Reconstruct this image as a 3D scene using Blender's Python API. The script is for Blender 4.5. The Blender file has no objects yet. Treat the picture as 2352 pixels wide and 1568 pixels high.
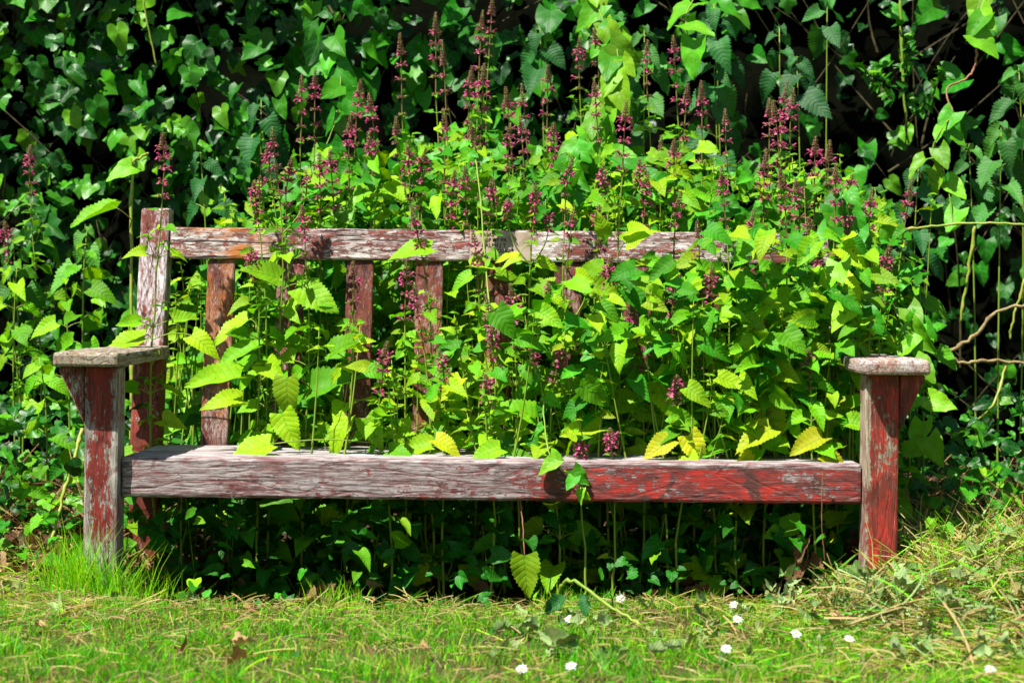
import bpy, math, random
import numpy as np
from mathutils import Vector, Matrix

# ------------------------------------------------------------------ camera, light
S = bpy.context.scene
COL = S.collection
D = 4.2            # metres from the lens to the front faces of the bench posts
F = 4421.0         # focal length in pixels of a 2352 px wide picture
CAMZ = 0.636
VX, VY = 1250.0, 660.0
cam_d = bpy.data.cameras.new("camera")
cam = bpy.data.objects.new("camera", cam_d)
COL.objects.link(cam)
cam.location = (0, -D, CAMZ)
cam.rotation_euler = (math.radians(90), 0, 0)
cam_d.sensor_width = 36
cam_d.lens = 36 * F / 2352
cam_d.shift_x = -(VX - 1176) / 2352
cam_d.shift_y = -(784 - VY) / 2352
cam_d.clip_start = 0.05
cam_d.clip_end = 500
cam_d.dof.use_dof = True
cam_d.dof.focus_distance = 4.4
cam_d.dof.aperture_fstop = 5.0
S.camera = cam

SUN_EL, SUN_AZ = math.radians(60), math.radians(47)      # azimuth left of the viewer's back
TO_SUN = np.array([-math.sin(SUN_AZ) * math.cos(SUN_EL), -math.cos(SUN_AZ) * math.cos(SUN_EL), math.sin(SUN_EL)])
w = bpy.data.worlds.new("World")
S.world = w
w.use_nodes = True
nt = w.node_tree
sky = nt.nodes.new("ShaderNodeTexSky")
sky.sky_type = 'NISHITA'
sky.sun_disc = False
sky.sun_elevation = SUN_EL
sky.sun_rotation = math.atan2(TO_SUN[0], TO_SUN[1])
nt.links.new(sky.outputs[0], nt.nodes["Background"].inputs[0])
nt.nodes["Background"].inputs[1].default_value = 0.05
sl = bpy.data.lights.new("sun", 'SUN')
sl.energy = 5.0
sl.angle = math.radians(0.5)
sl.color = (1.0, 0.955, 0.87)
sun = bpy.data.objects.new("sun", sl)
COL.objects.link(sun)
sun.location = (-3, -3, 6)
sun.rotation_euler = Vector(TO_SUN).to_track_quat('Z', 'Y').to_euler()
S.view_settings.view_transform = 'Standard'
S.view_settings.look = 'None'
S.view_settings.exposure = 1.02
S.view_settings.gamma = 1
S.render.engine = 'CYCLES'
S.cycles.max_bounces = 6
S.cycles.transparent_max_bounces = 4

R = random.Random(7)
NR = np.random.RandomState(11)


def P(px, py, y):
    """point at depth y (0 = bench front) seen at a picture position"""
    k = (D + y) / F
    return np.array([(px - VX) * k, y, CAMZ + (VY - py) * k])


def X(px, y):
    return (px - VX) * (D + y) / F


def sstep(a, b, x):
    t = np.clip((x - a) / (b - a), 0, 1)
    return t * t * (3 - 2 * t)


def vnoise(x, y, seed=0.0):
    return (np.sin(x * 1.7 + 3.1 * np.sin(y * 1.3 + seed) + seed) + np.sin(y * 2.3 + 2.2 * np.sin(x * 1.9 - seed) + 1.7 * seed)
            + 0.6 * np.sin(x * 4.7 + y * 3.9 + seed * 2.1)) / 2.6


def gz(x, y):
    """height of the ground"""
    x = np.asarray(x, float); y = np.asarray(y, float)
    z = -0.03 + 0 * x
    under = sstep(-0.24, -0.08, y) * (1 - sstep(0.7, 0.95, np.abs(x + 0.1)))
    z = z - 0.06 * under
    z = z + 0.14 * sstep(1.2, 2.6, y)
    z = z + 0.05 * np.exp(-((x - 1.02) / 0.30) ** 2 - ((y - 0.05) / 0.34) ** 2)
    z = z + 0.05 * np.exp(-((x + 1.15) / 0.3) ** 2 - ((y - 0.7) / 0.5) ** 2)
    z = z + 0.008 * vnoise(x * 3, y * 3, 1.0) * (np.abs(x) < 6)
    return z


# ------------------------------------------------------------------ material helpers
class NT:
    def __init__(self, name):
        self.m = bpy.data.materials.new(name)
        self.m.use_nodes = True
        self.t = self.m.node_tree
        self.t.nodes.clear()
        self.out = self.n('ShaderNodeOutputMaterial')

    def n(self, typ, **kw):
        nd = self.t.nodes.new(typ)
        for k, v in kw.items():
            setattr(nd, k, v)
        return nd

    def l(self, a, b):
        self.t.links.new(a, b)

    def set(self, sock, v):
        if isinstance(v, bpy.types.NodeSocket):
            self.l(v, sock)
        else:
            sock.default_value = v

    def math(self, op, a, b=0.0, c=0.0, clamp=False):
        nd = self.n('ShaderNodeMath', operation=op)
        nd.use_clamp = clamp
        self.set(nd.inputs[0], a); self.set(nd.inputs[1], b); self.set(nd.inputs[2], c)
        return nd.outputs[0]

    def mix(self, f, a, b, mode='MIX'):
        nd = self.n('ShaderNodeMix', data_type='RGBA', blend_type=mode)
        self.set(nd.inputs[0], f)
        self.set(nd.inputs[6], a if isinstance(a, bpy.types.NodeSocket) else (*a, 1))
        self.set(nd.inputs[7], b if isinstance(b, bpy.types.NodeSocket) else (*b, 1))
        return nd.outputs[2]

    def ramp(self, f, stops, interp='LINEAR'):
        nd = self.n('ShaderNodeValToRGB')
        cr = nd.color_ramp
        cr.interpolation = interp
        while len(cr.elements) < len(stops):
            cr.elements.new(0.5)
        for e, (p, c) in zip(cr.elements, stops):
            e.position = p
            e.color = (c, c, c, 1) if isinstance(c, (int, float)) else (*c, 1)
        self.set(nd.inputs[0], f)
        return nd.outputs[0]

    def noise(self, vec, scale, detail=4, rough=0.55, dist=0.0):
        nd = self.n('ShaderNodeTexNoise')
        if vec is not None:
            self.l(vec, nd.inputs['Vector'])
        nd.inputs['Scale'].default_value = scale
        nd.inputs['Detail'].default_value = detail
        nd.inputs['Roughness'].default_value = rough
        nd.inputs['Distortion'].default_value = dist
        return nd.outputs[0]

    def bump(self, h, strength, dist):
        nd = self.n('ShaderNodeBump')
        nd.inputs['Strength'].default_value = strength
        nd.inputs['Distance'].default_value = dist
        self.set(nd.inputs['Height'], h)
        return nd.outputs[0]

    def principled(self, col, rough, spec=0.5, bump=None):
        p = self.n('ShaderNodeBsdfPrincipled')
        self.set(p.inputs['Base Color'], col if isinstance(col, bpy.types.NodeSocket) else (*col, 1))
        self.set(p.inputs['Roughness'], rough)
        self.set(p.inputs['Specular IOR Level'], spec)
        if bump is not None:
            self.l(bump, p.inputs['Normal'])
        return p.outputs[0]

    def done(self, sh):
        self.l(sh, self.out.inputs[0])
        return self.m


def leaf_material(name, stops, rough=0.45, spec=0.4, transl=0.35, vein=0.4, nv=7.0, veincol=(0.3, 0.42, 0.08), pucker=0.5, tcol=(1.25, 1.2, 0.5)):
    """colour attribute lf = (u across, v along, tint), alpha = value of its own"""
    M = NT(name)
    a = M.n('ShaderNodeAttribute', attribute_name='lf')
    sp = M.n('ShaderNodeSeparateColor')
    M.l(a.outputs['Color'], sp.inputs[0])
    u = M.math('ABSOLUTE', M.math('MULTIPLY_ADD', sp.outputs[0], 2.0, -1.0))
    v, tint, rnd = sp.outputs[1], sp.outputs[2], a.outputs['Alpha']
    tc = M.n('ShaderNodeTexCoord').outputs['Object']
    n1 = M.noise(tc, 55, 3)
    t2 = M.math('ADD', tint, M.math('MULTIPLY_ADD', n1, 0.22, -0.11))
    col = M.ramp(t2, stops)
    mid = M.ramp(u, [(0.0, 1.0), (0.035, 0.8), (0.09, 0.0)])
    lat = M.math('FRACT', M.math('SUBTRACT', M.math('MULTIPLY', v, nv), M.math('MULTIPLY', u, 1.6)))
    latd = M.math('ABSOLUTE', M.math('SUBTRACT', lat, 0.5))
    latm = M.ramp(latd, [(0.0, 0.75), (0.06, 0.5), (0.16, 0.0)])
    vm = M.math('MULTIPLY', M.math('MAXIMUM', mid, latm), vein)
    col = M.mix(vm, col, veincol)
    n3 = M.noise(tc, 190, 3, 0.6)
    col = M.mix(M.ramp(n3, [(0.42, 0.35), (0.62, 0.0)]), col, M.mix(1.0, col, (0.45, 0.62, 0.4), 'MULTIPLY'))
    n4 = M.noise(tc, 70, 4, 0.65)
    col = M.mix(M.ramp(n4, [(0.66, 0.0), (0.69, 0.8)]), col, (0.16, 0.11, 0.02))
    br = M.math('MULTIPLY_ADD', rnd, 0.6, 0.65)
    cb = M.n('ShaderNodeCombineColor')
    for i in range(3):
        M.l(br, cb.inputs[i])
    col = M.mix(1.0, col, cb.outputs[0], 'MULTIPLY')
    n2 = M.noise(tc, 320, 2)
    h = M.math('ADD', M.math('MULTIPLY', M.ramp(latd, [(0.0, 0.0), (0.3, 1.0)]), pucker), M.math('MULTIPLY', n2, 0.35))
    h = M.math('SUBTRACT', h, M.math('MULTIPLY', mid, 0.6))
    bp = M.bump(h, 0.5, 0.0014)
    s1 = M.principled(col, rough, spec, bp)
    tr = M.n('ShaderNodeBsdfTranslucent')
    M.l(M.mix(1.0, col, tcol, 'MULTIPLY'), tr.inputs[0])
    mx = M.n('ShaderNodeMixShader')
    mx.inputs[0].default_value = transl
    M.l(s1, mx.inputs[1]); M.l(tr.outputs[0], mx.inputs[2])
    return M.done(mx.outputs[0])


M_WOUND = leaf_material('woundwort leaf', [(0.0, (0.006, 0.085, 0.004)), (0.35, (0.035, 0.26, 0.004)), (0.6, (0.16, 0.46, 0.005)),
                                          (0.82, (0.42, 0.60, 0.008)), (0.95, (0.62, 0.55, 0.02)), (1.0, (0.5, 0.3, 0.04))],
                        rough=0.55, spec=0.22, transl=0.32, vein=0.38, nv=7.5, veincol=(0.07, 0.24, 0.008), pucker=0.8)
M_BIND = leaf_material('bindweed leaf', [(0.0, (0.004, 0.080, 0.005)), (0.4, (0.014, 0.20, 0.005)), (0.7, (0.07, 0.38, 0.012)),
                                        (1.0, (0.30, 0.56, 0.015))], rough=0.46, spec=0.24, transl=0.28, vein=0.35, nv=4.5,
                       veincol=(0.14, 0.36, 0.05), pucker=0.35)
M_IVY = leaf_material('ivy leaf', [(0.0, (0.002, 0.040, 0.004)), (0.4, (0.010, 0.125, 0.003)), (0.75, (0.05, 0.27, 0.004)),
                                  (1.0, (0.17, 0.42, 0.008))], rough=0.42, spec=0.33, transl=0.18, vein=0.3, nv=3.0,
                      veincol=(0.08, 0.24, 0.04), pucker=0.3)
M_NETT = leaf_material('nettle leaf', [(0.0, (0.010, 0.075, 0.018)), (0.5, (0.03, 0.16, 0.030)), (1.0, (0.11, 0.34, 0.02))],
                       rough=0.55, spec=0.25, transl=0.2, vein=0.4, nv=8.5, veincol=(0.015, 0.10, 0.015), pucker=0.9)
M_DRY = leaf_material('withered leaf', [(0.0, (0.07, 0.03, 0.015)), (0.3, (0.22, 0.10, 0.045)), (0.6, (0.52, 0.36, 0.16)),
                                       (0.8, (0.13, 0.26, 0.06)), (1.0, (0.36, 0.48, 0.20))], rough=0.7, spec=0.2, transl=0.15,
                      vein=0.3, nv=6, veincol=(0.3, 0.22, 0.12), pucker=0.9, tcol=(1.1, 0.9, 0.6))
M_GRASS = leaf_material('grass blade', [(0.0, (0.02, 0.22, 0.006)), (0.35, (0.13, 0.62, 0.008)), (0.55, (0.42, 0.74, 0.015)),
                                       (0.75, (0.46, 0.45, 0.07)), (1.0, (0.62, 0.47, 0.24))], rough=0.5, spec=0.2, transl=0.42,
                        vein=0.0, nv=1, pucker=0)


def simple_mat(name, c1, c2, scale=40, rough=0.6, spec=0.3, transl=0.0, stretch=None, bump=0.3):
    M = NT(name)
    tc = M.n('ShaderNodeTexCoord').outputs['Object']
    if stretch:
        mp = M.n('ShaderNodeMapping')
        mp.inputs['Scale'].default_value = stretch
        M.l(tc, mp.inputs[0]); tc = mp.outputs[0]
    n = M.noise(tc, scale, 5)
    col = M.mix(M.ramp(n, [(0.35, 0.0), (0.65, 1.0)]), c1, c2)
    sh = M.principled(col, rough, spec, M.bump(n, bump, 0.003))
    if transl:
        tr = M.n('ShaderNodeBsdfTranslucent')
        M.l(col, tr.inputs[0])
        mx = M.n('ShaderNodeMixShader')
        mx.inputs[0].default_value = transl
        M.l(sh, mx.inputs[1]); M.l(tr.outputs[0], mx.inputs[2])
        sh = mx.outputs[0]
    return M.done(sh)


M_STEM = simple_mat('green stem', (0.16, 0.30, 0.02), (0.27, 0.36, 0.05), 25, 0.5, transl=0.1)
M_STEMP = simple_mat('purple stem', (0.20, 0.075, 0.055), (0.20, 0.22, 0.04), 14, 0.5, transl=0.1)
M_CALYX = simple_mat('calyx', (0.24, 0.10, 0.10), (0.30, 0.22, 0.09), 120, 0.6, transl=0.15)
M_PETAL = simple_mat('magenta petal', (0.40, 0.022, 0.11), (0.60, 0.12, 0.28), 150, 0.45, transl=0.3)
M_TWIG = simple_mat('woody twig', (0.17, 0.11, 0.045), (0.34, 0.27, 0.12), 60, 0.75)
M_DTWIG = simple_mat('old stem', (0.025, 0.018, 0.008), (0.08, 0.07, 0.025), 60, 0.8)
M_LIMES = simple_mat('yellow green cane', (0.16, 0.30, 0.02), (0.36, 0.34, 0.07), 50, 0.45)
M_REDV = simple_mat('red brown vine', (0.24, 0.09, 0.05), (0.36, 0.17, 0.09), 40, 0.5)
M_WHITE = simple_mat('daisy petal', (0.85, 0.85, 0.85), (0.78, 0.70, 0.80), 90, 0.5, transl=0.2)
M_YEL = simple_mat('yellow floret', (0.75, 0.48, 0.02), (0.6, 0.35, 0.02), 300, 0.6)


def soil_material():
    M = NT('soil and thatch')
    tc = M.n('ShaderNodeTexCoord').outputs['Object']
    n1 = M.noise(tc, 3.0, 5)
    n2 = M.noise(tc, 45, 8, 0.7)
    c = M.mix(M.ramp(n2, [(0.3, 0.0), (0.7, 1.0)]), (0.022, 0.014, 0.008), (0.13, 0.078, 0.045))
    sx = M.n('ShaderNodeSeparateXYZ'); M.l(tc, sx.inputs[0])
    lawn = M.ramp(M.math('ADD', sx.outputs[1], M.math('MULTIPLY', n1, 0.1)), [(0.0, 1.0), (0.08, 0.0)])
    c = M.mix(M.math('MULTIPLY', lawn, 0.75), c, M.mix(n2, (0.03, 0.05, 0.01), (0.22, 0.17, 0.07)))
    return M.done(M.principled(c, 0.95, 0.1, M.bump(n2, 1.0, 0.02)))


M_SOIL = soil_material()
M_CORE = simple_mat('inner twigs in painted shade', (0.0008, 0.002, 0.0006), (0.003, 0.003, 0.0015), 30, 0.95, 0.02, bump=1.0)  # near-black colour paints the deep shade among the hedge's inner twigs


def wood_material(name, axis='X', red=0.5, redcol=((0.30, 0.035, 0.022), (0.16, 0.035, 0.022)), grad=None, orange=0.0, orange_x=None,
                  dark=0.2, bare=((0.50, 0.45, 0.42), (0.24, 0.19, 0.15)), grain=1.0, seed=0.0, knots=0.0, moss=0.0, crack=0.5, stainf=0.75):
    """weathered, peeling red paint over silvered wood; axis = way the grain runs"""
    M = NT(name)
    tc = M.n('ShaderNodeTexCoord').outputs['Object']
    mp = M.n('ShaderNodeMapping')
    mp.inputs['Location'].default_value = (seed * 3.7, seed * 1.3, seed * 2.1)
    M.l(tc, mp.inputs[0])
    base = mp.outputs[0]
    lo = {'X': (0.06, 1, 1), 'Y': (1, 0.06, 1), 'Z': (1, 1, 0.06)}[axis]
    mg = M.n('ShaderNodeMapping'); mg.inputs['Scale'].default_value = lo
    M.l(base, mg.inputs[0])
    lo2 = {'X': (0.28, 1, 1), 'Y': (1, 0.28, 1), 'Z': (1, 1, 0.28)}[axis]
    mg2 = M.n('ShaderNodeMapping'); mg2.inputs['Scale'].default_value = lo2
    M.l(base, mg2.inputs[0])
    fine = M.noise(mg.outputs[0], 240, 6, 0.75, 0.08)
    mid = M.noise(mg2.outputs[0], 34, 9, 0.72, 0.12)
    big = M.noise(base, 4.5, 3, 0.5)
    # curving grain rings
    dn = M.n('ShaderNodeTexNoise'); M.l(mg2.outputs[0], dn.inputs['Vector'])
    dn.inputs['Scale'].default_value = 7; dn.inputs['Detail'].default_value = 1.5
    rings = M.math('SINE', M.math('MULTIPLY', dn.outputs[0], 75 * grain))
    ringm = M.ramp(rings, [(0.0, 0.0), (0.72, 0.0), (1.0, 1.0)])
    barec = M.mix(M.ramp(fine, [(0.42, 0.0), (0.56, 1.0)]), bare[1], bare[0])
    barec = M.mix(M.math('MULTIPLY', M.math('MULTIPLY', ringm, M.ramp(mid, [(0.40, 0.15), (0.56, 1.0)])), 0.7), barec, (0.16, 0.035, 0.03))
    barec = M.mix(M.ramp(mid, [(0.54, 0.0), (0.66, 0.45)]), barec, (0.58, 0.56, 0.57))
    stain = M.math('MULTIPLY', M.ramp(M.noise(mg2.outputs[0], 60, 6, 0.7, 0.8), [(0.47, 0.0), (0.53, 1.0)]), M.ramp(big, [(0.42, 0.3), (0.58, 1.0)]))
    barec = M.mix(M.math('MULTIPLY', stain, stainf), barec, (0.17, 0.035, 0.035))
    # paint mask
    m = M.math('ADD', M.math('MULTIPLY', mid, 0.62), M.math('MULTIPLY', big, 0.55))
    m = M.math('ADD', m, M.math('MULTIPLY', fine, 0.42))
    m = M.math('ADD', m, M.math('MULTIPLY_ADD', M.noise(mg2.outputs[0], 150, 4, 0.75, 0.3), 0.5, -0.35))
    if grad:
        sx = M.n('ShaderNodeSeparateXYZ'); M.l(tc, sx.inputs[0])
        for comp, p0, v0, p1, v1 in grad:
            mr = M.n('ShaderNodeMapRange'); mr.interpolation_type = 'SMOOTHSTEP'
            M.l(sx.outputs['XYZ'.index(comp)], mr.inputs[0])
            for i, q in enumerate((p0, p1, v0, v1)):
                mr.inputs[i + 1].default_value = q
            m = M.math('ADD', m, mr.outputs[0])
    m = M.math('ADD', m, M.math('MULTIPLY_ADD', M.noise(base, 60, 7, 0.65), 0.34, -0.17))
    thr = 0.95 - red * 0.5
    pm = M.ramp(M.math('SUBTRACT', m, thr - 0.5), [(0.482, 0.0), (0.502, 1.0)])
    patch = M.noise(mg2.outputs[0], 34, 7, 0.7, 0.6)
    rc = M.mix(M.ramp(patch, [(0.44, 0.0), (0.56, 1.0)]), redcol[0], redcol[1])
    rc = M.mix(M.ramp(fine, [(0.56, 0.0), (0.66, 0.6)]), rc, (0.42, 0.30, 0.27))
    rc = M.mix(M.math('MULTIPLY', M.ramp(M.noise(base, 9, 4, 0.5, 0.8), [(0.58, 0.0), (0.61, 1.0)]), dark), rc, (0.085, 0.035, 0.028))
    col = M.mix(pm, barec, rc)
    if orange:
        on = M.noise(mg2.outputs[0], 20, 5, 0.6)
        om = M.ramp(on, [(0.46, 0.0), (0.56, 1.0)])
        if orange_x:
            sx2 = M.n('ShaderNodeSeparateXYZ'); M.l(tc, sx2.inputs[0])
            d = M.math('ABSOLUTE', M.math('SUBTRACT', sx2.outputs['XYZ'.index(orange_x[0])], orange_x[1]))
            om = M.math('MULTIPLY', om, M.ramp(M.math('DIVIDE', d, orange_x[2]), [(0.4, 1.0), (1.0, 0.0)]))
        col = M.mix(M.math('MULTIPLY', om, orange), col, (0.42, 0.14, 0.025))
    if moss:
        mn = M.noise(base, 30, 6, 0.7)
        col = M.mix(M.math('MULTIPLY', M.ramp(mn, [(0.45, 0.0), (0.6, 1.0)]), moss), col, (0.16, 0.17, 0.03))
    cr = M.noise(mg.outputs[0], 110, 4, 0.6, 0.4)
    crm = M.ramp(cr, [(0.37, 1.0), (0.41, 0.0)])
    col = M.mix(M.math('MULTIPLY', crm, crack), col, (0.035, 0.022, 0.018))
    h = M.math('ADD', M.math('MULTIPLY', pm, 0.5), M.math('MULTIPLY', fine, 0.7))
    h = M.math('SUBTRACT', h, M.math('MULTIPLY', crm, 0.8))
    h = M.math('SUBTRACT', h, M.math('MULTIPLY', ringm, 0.3))
    rough = M.math('MULTIPLY_ADD', pm, -0.22, 0.82)
    return M.done(M.principled(col, rough, 0.3, M.bump(h, 0.8, 0.003)))


# ------------------------------------------------------------------ mesh builder (quads only, numpy)
class MB:
    def __init__(self):
        self.V, self.Q, self.A, self.MI, self.n = [], [], [], [], 0

    def add(self, V, Q, A=None, mi=0):
        V = np.asarray(V, float); Q = np.asarray(Q, int)
        if A is None:
            A = np.tile(np.array([0.5, 0.5, 0.5, 0.5]), (len(V), 1))
        self.V.append(V); self.Q.append(Q + self.n); self.A.append(A)
        self.MI.append(np.full(len(Q), mi, int))
        self.n += len(V)

    def inst(self, tpl, M, T, tint, rnd, mi=0):
        """k copies of a template: M (k,3,3) columns are local axes, T (k,3)"""
        V0, Q0, UV = tpl
        k = len(T)
        if k == 0:
            return
        V = np.einsum('kij,nj->kni', M, V0) + T[:, None, :]
        nv = len(V0)
        Q = (Q0[None] + (np.arange(k) * nv)[:, None, None]).reshape(-1, 4)
        A = np.empty((k, nv, 4))
        A[:, :, 0] = UV[None, :, 0] * 0.5 + 0.5
        A[:, :, 1] = UV[None, :, 1]
        A[:, :, 2] = np.asarray(tint)[:, None]
        A[:, :, 3] = np.asarray(rnd)[:, None]
        self.add(V.reshape(-1, 3), Q, A.reshape(-1, 4), mi)

    def tube(self, pts, rad, sides=5, mi=0, cap=True):
        pts = np.asarray(pts, float)
        n = len(pts)
        rad = np.broadcast_to(np.asarray(rad, float), (n,))
        t = np.gradient(pts, axis=0)
        t /= np.linalg.norm(t, axis=1)[:, None] + 1e-9
        ref = np.array([0.0, 0, 1]) if abs(t[0][2]) < 0.9 else np.array([1.0, 0, 0])
        V = []
        a = np.cross(t[0], ref); a /= np.linalg.norm(a)
        ang = np.arange(sides) * 2 * math.pi / sides
        for i in range(n):
            a = a - np.dot(a, t[i]) * t[i]; a /= np.linalg.norm(a) + 1e-9
            b = np.cross(t[i], a)
            V.append(pts[i] + rad[i] * (np.cos(ang)[:, None] * a + np.sin(ang)[:, None] * b))
        if cap:
            V.append(np.repeat(pts[-1:], sides, 0) + 1e-5 * (V[-1] - pts[-1]))
            n += 1
        V = np.concatenate(V)
        j = np.arange(sides)
        Q = [np.stack([i * sides + j, i * sides + (j + 1) % sides, (i + 1) * sides + (j + 1) % sides, (i + 1) * sides + j], 1) for i in range(n - 1)]
        self.add(V, np.concatenate(Q), None, mi)

    def build(self, name, mats, parent=None, loc=None, smooth=True):
        """link as ONE mesh object; vertices are world coordinates, loc is the world origin of the object"""
        V = np.concatenate(self.V); Q = np.concatenate(self.Q); A = np.concatenate(self.A); MI = np.concatenate(self.MI)
        o3 = np.array(loc if loc is not None else (parent.location if parent else (0, 0, 0)), float)
        V = V - o3
        me = bpy.data.meshes.new(name)
        me.vertices.add(len(V)); me.loops.add(len(Q) * 4); me.polygons.add(len(Q))
        me.vertices.foreach_set('co', V.astype(np.float32).ravel())
        me.loops.foreach_set('vertex_index', Q.astype(np.int32).ravel())
        me.polygons.foreach_set('loop_start', (np.arange(len(Q)) * 4).astype(np.int32))
        me.polygons.foreach_set('material_index', MI.astype(np.int32))
        me.polygons.foreach_set('use_smooth', np.full(len(Q), smooth))
        at = me.attributes.new('lf', 'FLOAT_COLOR', 'POINT')
        at.data.foreach_set('color', A.astype(np.float32).ravel())
        for m in (mats if isinstance(mats, (list, tuple)) else [mats]):
            me.materials.append(m)
        me.update(calc_edges=True)
        ob = bpy.data.objects.new(name, me)
        COL.objects.link(ob)
        if parent:
            ob.parent = parent
        else:
            ob.location = o3
        return ob


def tag(o, label=None, cat=None, group=None, kind=None):
    if label: o['label'] = label
    if cat: o['category'] = cat
    if group: o['group'] = group
    if kind: o['kind'] = kind
    return o


def thing(name, loc, label, cat, group=None):
    o = bpy.data.objects.new(name, None)
    o.empty_display_size = 0.05
    COL.objects.link(o)
    o.location = [float(c) for c in loc]
    return tag(o, label, cat, group)


# ------------------------------------------------------------------ leaf templates, length 1 along +y, face +z
def grid_leaf(teeth, W, cord, serr, fold, droop, rip, seed, power=0.62, cols=5, tipw=0.9):
    r = random.Random(seed)
    n = 2 * teeth + 1
    us = np.linspace(-1, 1, cols)
    V, UV = [], []
    ph, ph2 = r.uniform(0, 6), r.uniform(0, 6)
    bend = r.uniform(-0.12, 0.12)
    for i in range(n):
        v = i / (n - 1)
        f = math.sin(math.pi * (0.12 + 0.88 * v) ** power) ** tipw if v < 1 else 0.0
        if i == n - 1: f = 0.015
        odd = i % 2
        for u in us:
            wv = W * f
            yy = v - cord * abs(u) ** 1.3 * math.exp(-v / 0.16)
            if abs(u) == 1 and 0 < i < n - 1:
                wv *= (1 + serr * 1.0) if odd else (1 - serr)
                yy += 0.35 / n if odd else -0.1 / n
            x = u * wv + bend * v * v
            z = fold * abs(u) * wv - droop * v * v
            z += rip * math.sin(v * 14 - abs(u) * 2.2 + ph) * (abs(u) ** 0.8) * (1 - v * 0.6)
            z += 1.6 * rip * math.sin(v * 4 + ph2 + u * 1.5) * u * u
            V.append((x, yy, z)); UV.append((u, v))
    Q = []
    for i in range(n - 1):
        for j in range(cols - 1):
            a = i * cols + j
            Q.append((a, a + 1, a + cols + 1, a + cols))
    return np.array(V), np.array(Q), np.array(UV)


def polar_leaf(pts, fold, droop, rip, seed):
    """outline given as (angle deg from +y, radius) for the right half; ivy and the like"""
    r = random.Random(seed)
    half = [(a, q * r.uniform(0.9, 1.1)) for a, q in pts]
    full = half + [(-a, q * r.uniform(0.92, 1.08)) for a, q in reversed(half[1:-1])]
    c = np.array([0, 0.33])
    V, UV = [], []
    ph = r.uniform(0, 6)
    for ring in (0.02, 0.5, 1.0):
        for a, q in full:
            t = math.radians(a)
            x, y = math.sin(t) * q * ring, 0.33 + math.cos(t) * q * ring
            z = fold * abs(x) - droop * y * y + rip * math.sin(a * 0.06 + ph) * ring ** 2
            z += 0.05 * (1 - ring)
            V.append((x, y, z)); UV.append((x / 0.6, min(max(y, 0), 1)))
    n = len(full)
    Q = []
    for k in range(2):
        for j in range(n):
            Q.append((k * n + j, k * n + (j + 1) % n, (k + 1) * n + (j + 1) % n, (k + 1) * n + j))
    Q = np.array(Q)[:, ::-1]
    return np.array(V), Q, np.array(UV)


T_WOUND = [grid_leaf(12, R.uniform(0.31, 0.37), 0.11, 0.06, R.uniform(0.15, 0.65), R.uniform(0.05, 0.6), R.uniform(0.02, 0.05), s) for s in range(14)]
T_WYOUNG = [grid_leaf(8, 0.27, 0.05, 0.10, 0.45, R.uniform(-0.1, 0.35), 0.03, 50 + s) for s in range(5)]
T_NETT = [grid_leaf(11, R.uniform(0.27, 0.36), 0.10, 0.10, R.uniform(0.1, 0.6), R.uniform(0.1, 0.6), 0.035, 20 + s, power=0.6) for s in range(8)]
T_BIND = [grid_leaf(5, 0.37, 0.20, 0.0, R.uniform(0.1, 0.5), R.uniform(0.0, 0.4), R.uniform(0.02, 0.06), 30 + s, power=0.55, cols=7, tipw=0.85) for s in range(8)]
T_GLOSS = [grid_leaf(4, 0.26, 0.0, 0.0, 0.4, R.uniform(0, 0.3), 0.02, 40 + s, power=0.8) for s in range(4)]
IVY_PTS = [(0, 0.67), (12, 0.55), (28, 0.43), (44, 0.50), (56, 0.54), (70, 0.46), (92, 0.42), (112, 0.47), (130, 0.46), (150, 0.40), (166, 0.34), (180, 0.22)]
HEART_PTS = [(0, 0.68), (16, 0.56), (36, 0.47), (60, 0.45), (85, 0.46), (110, 0.47), (130, 0.48), (150, 0.45), (166, 0.36), (180, 0.24)]
T_IVY = [polar_leaf(IVY_PTS if s % 3 else HEART_PTS, R.uniform(0.05, 0.6), R.uniform(-0.1, 0.5), 0.07, s) for s in range(10)]
T_HEART = [polar_leaf(HEART_PTS, R.uniform(0.1, 0.5), R.uniform(-0.05, 0.35), 0.04, 60 + s) for s in range(5)]
T_CURL = [grid_leaf(6, 0.3, 0.05, 0.1, R.uniform(0.8, 1.6), R.uniform(-0.6, 0.9), 0.12, 70 + s) for s in range(6)]


def unit(v):
    v = np.asarray(v, float)
    return v / (np.linalg.norm(v, axis=-1, keepdims=True) + 1e-9)


def frames(d, n, size, wid=None):
    """k leaf frames with direction d and wished normal n"""
    d = unit(d)
    n = unit(n - np.sum(n * d, axis=-1, keepdims=True) * d)
    x = np.cross(d, n)
    M = np.stack([x, d, n], -1)
    size = np.asarray(size, float)
    M = M * size[:, None, None]
    if wid is not None:
        M[:, :, 0] *= np.asarray(wid)[:, None]
    return M


def scatter(mb, tpls, T, d, n, size, tint, rnd, mi=0):
    k = len(T)
    M = frames(d, n, size, NR.uniform(0.8, 1.15, k))
    pick = NR.randint(0, len(tpls), k)
    for i, tp in enumerate(tpls):
        s = pick == i
        mb.inst(tp, M[s], T[s], np.asarray(tint)[s], np.asarray(rnd)[s], mi)


def one_leaf(mb, tpl, at, d, n, size, tint, mi=0, wid=1.0):
    M = frames(np.array([d]), np.array([n]), [size], [wid])
    mb.inst(tpl, M, np.array([at]), [tint], [R.random()], mi)


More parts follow.
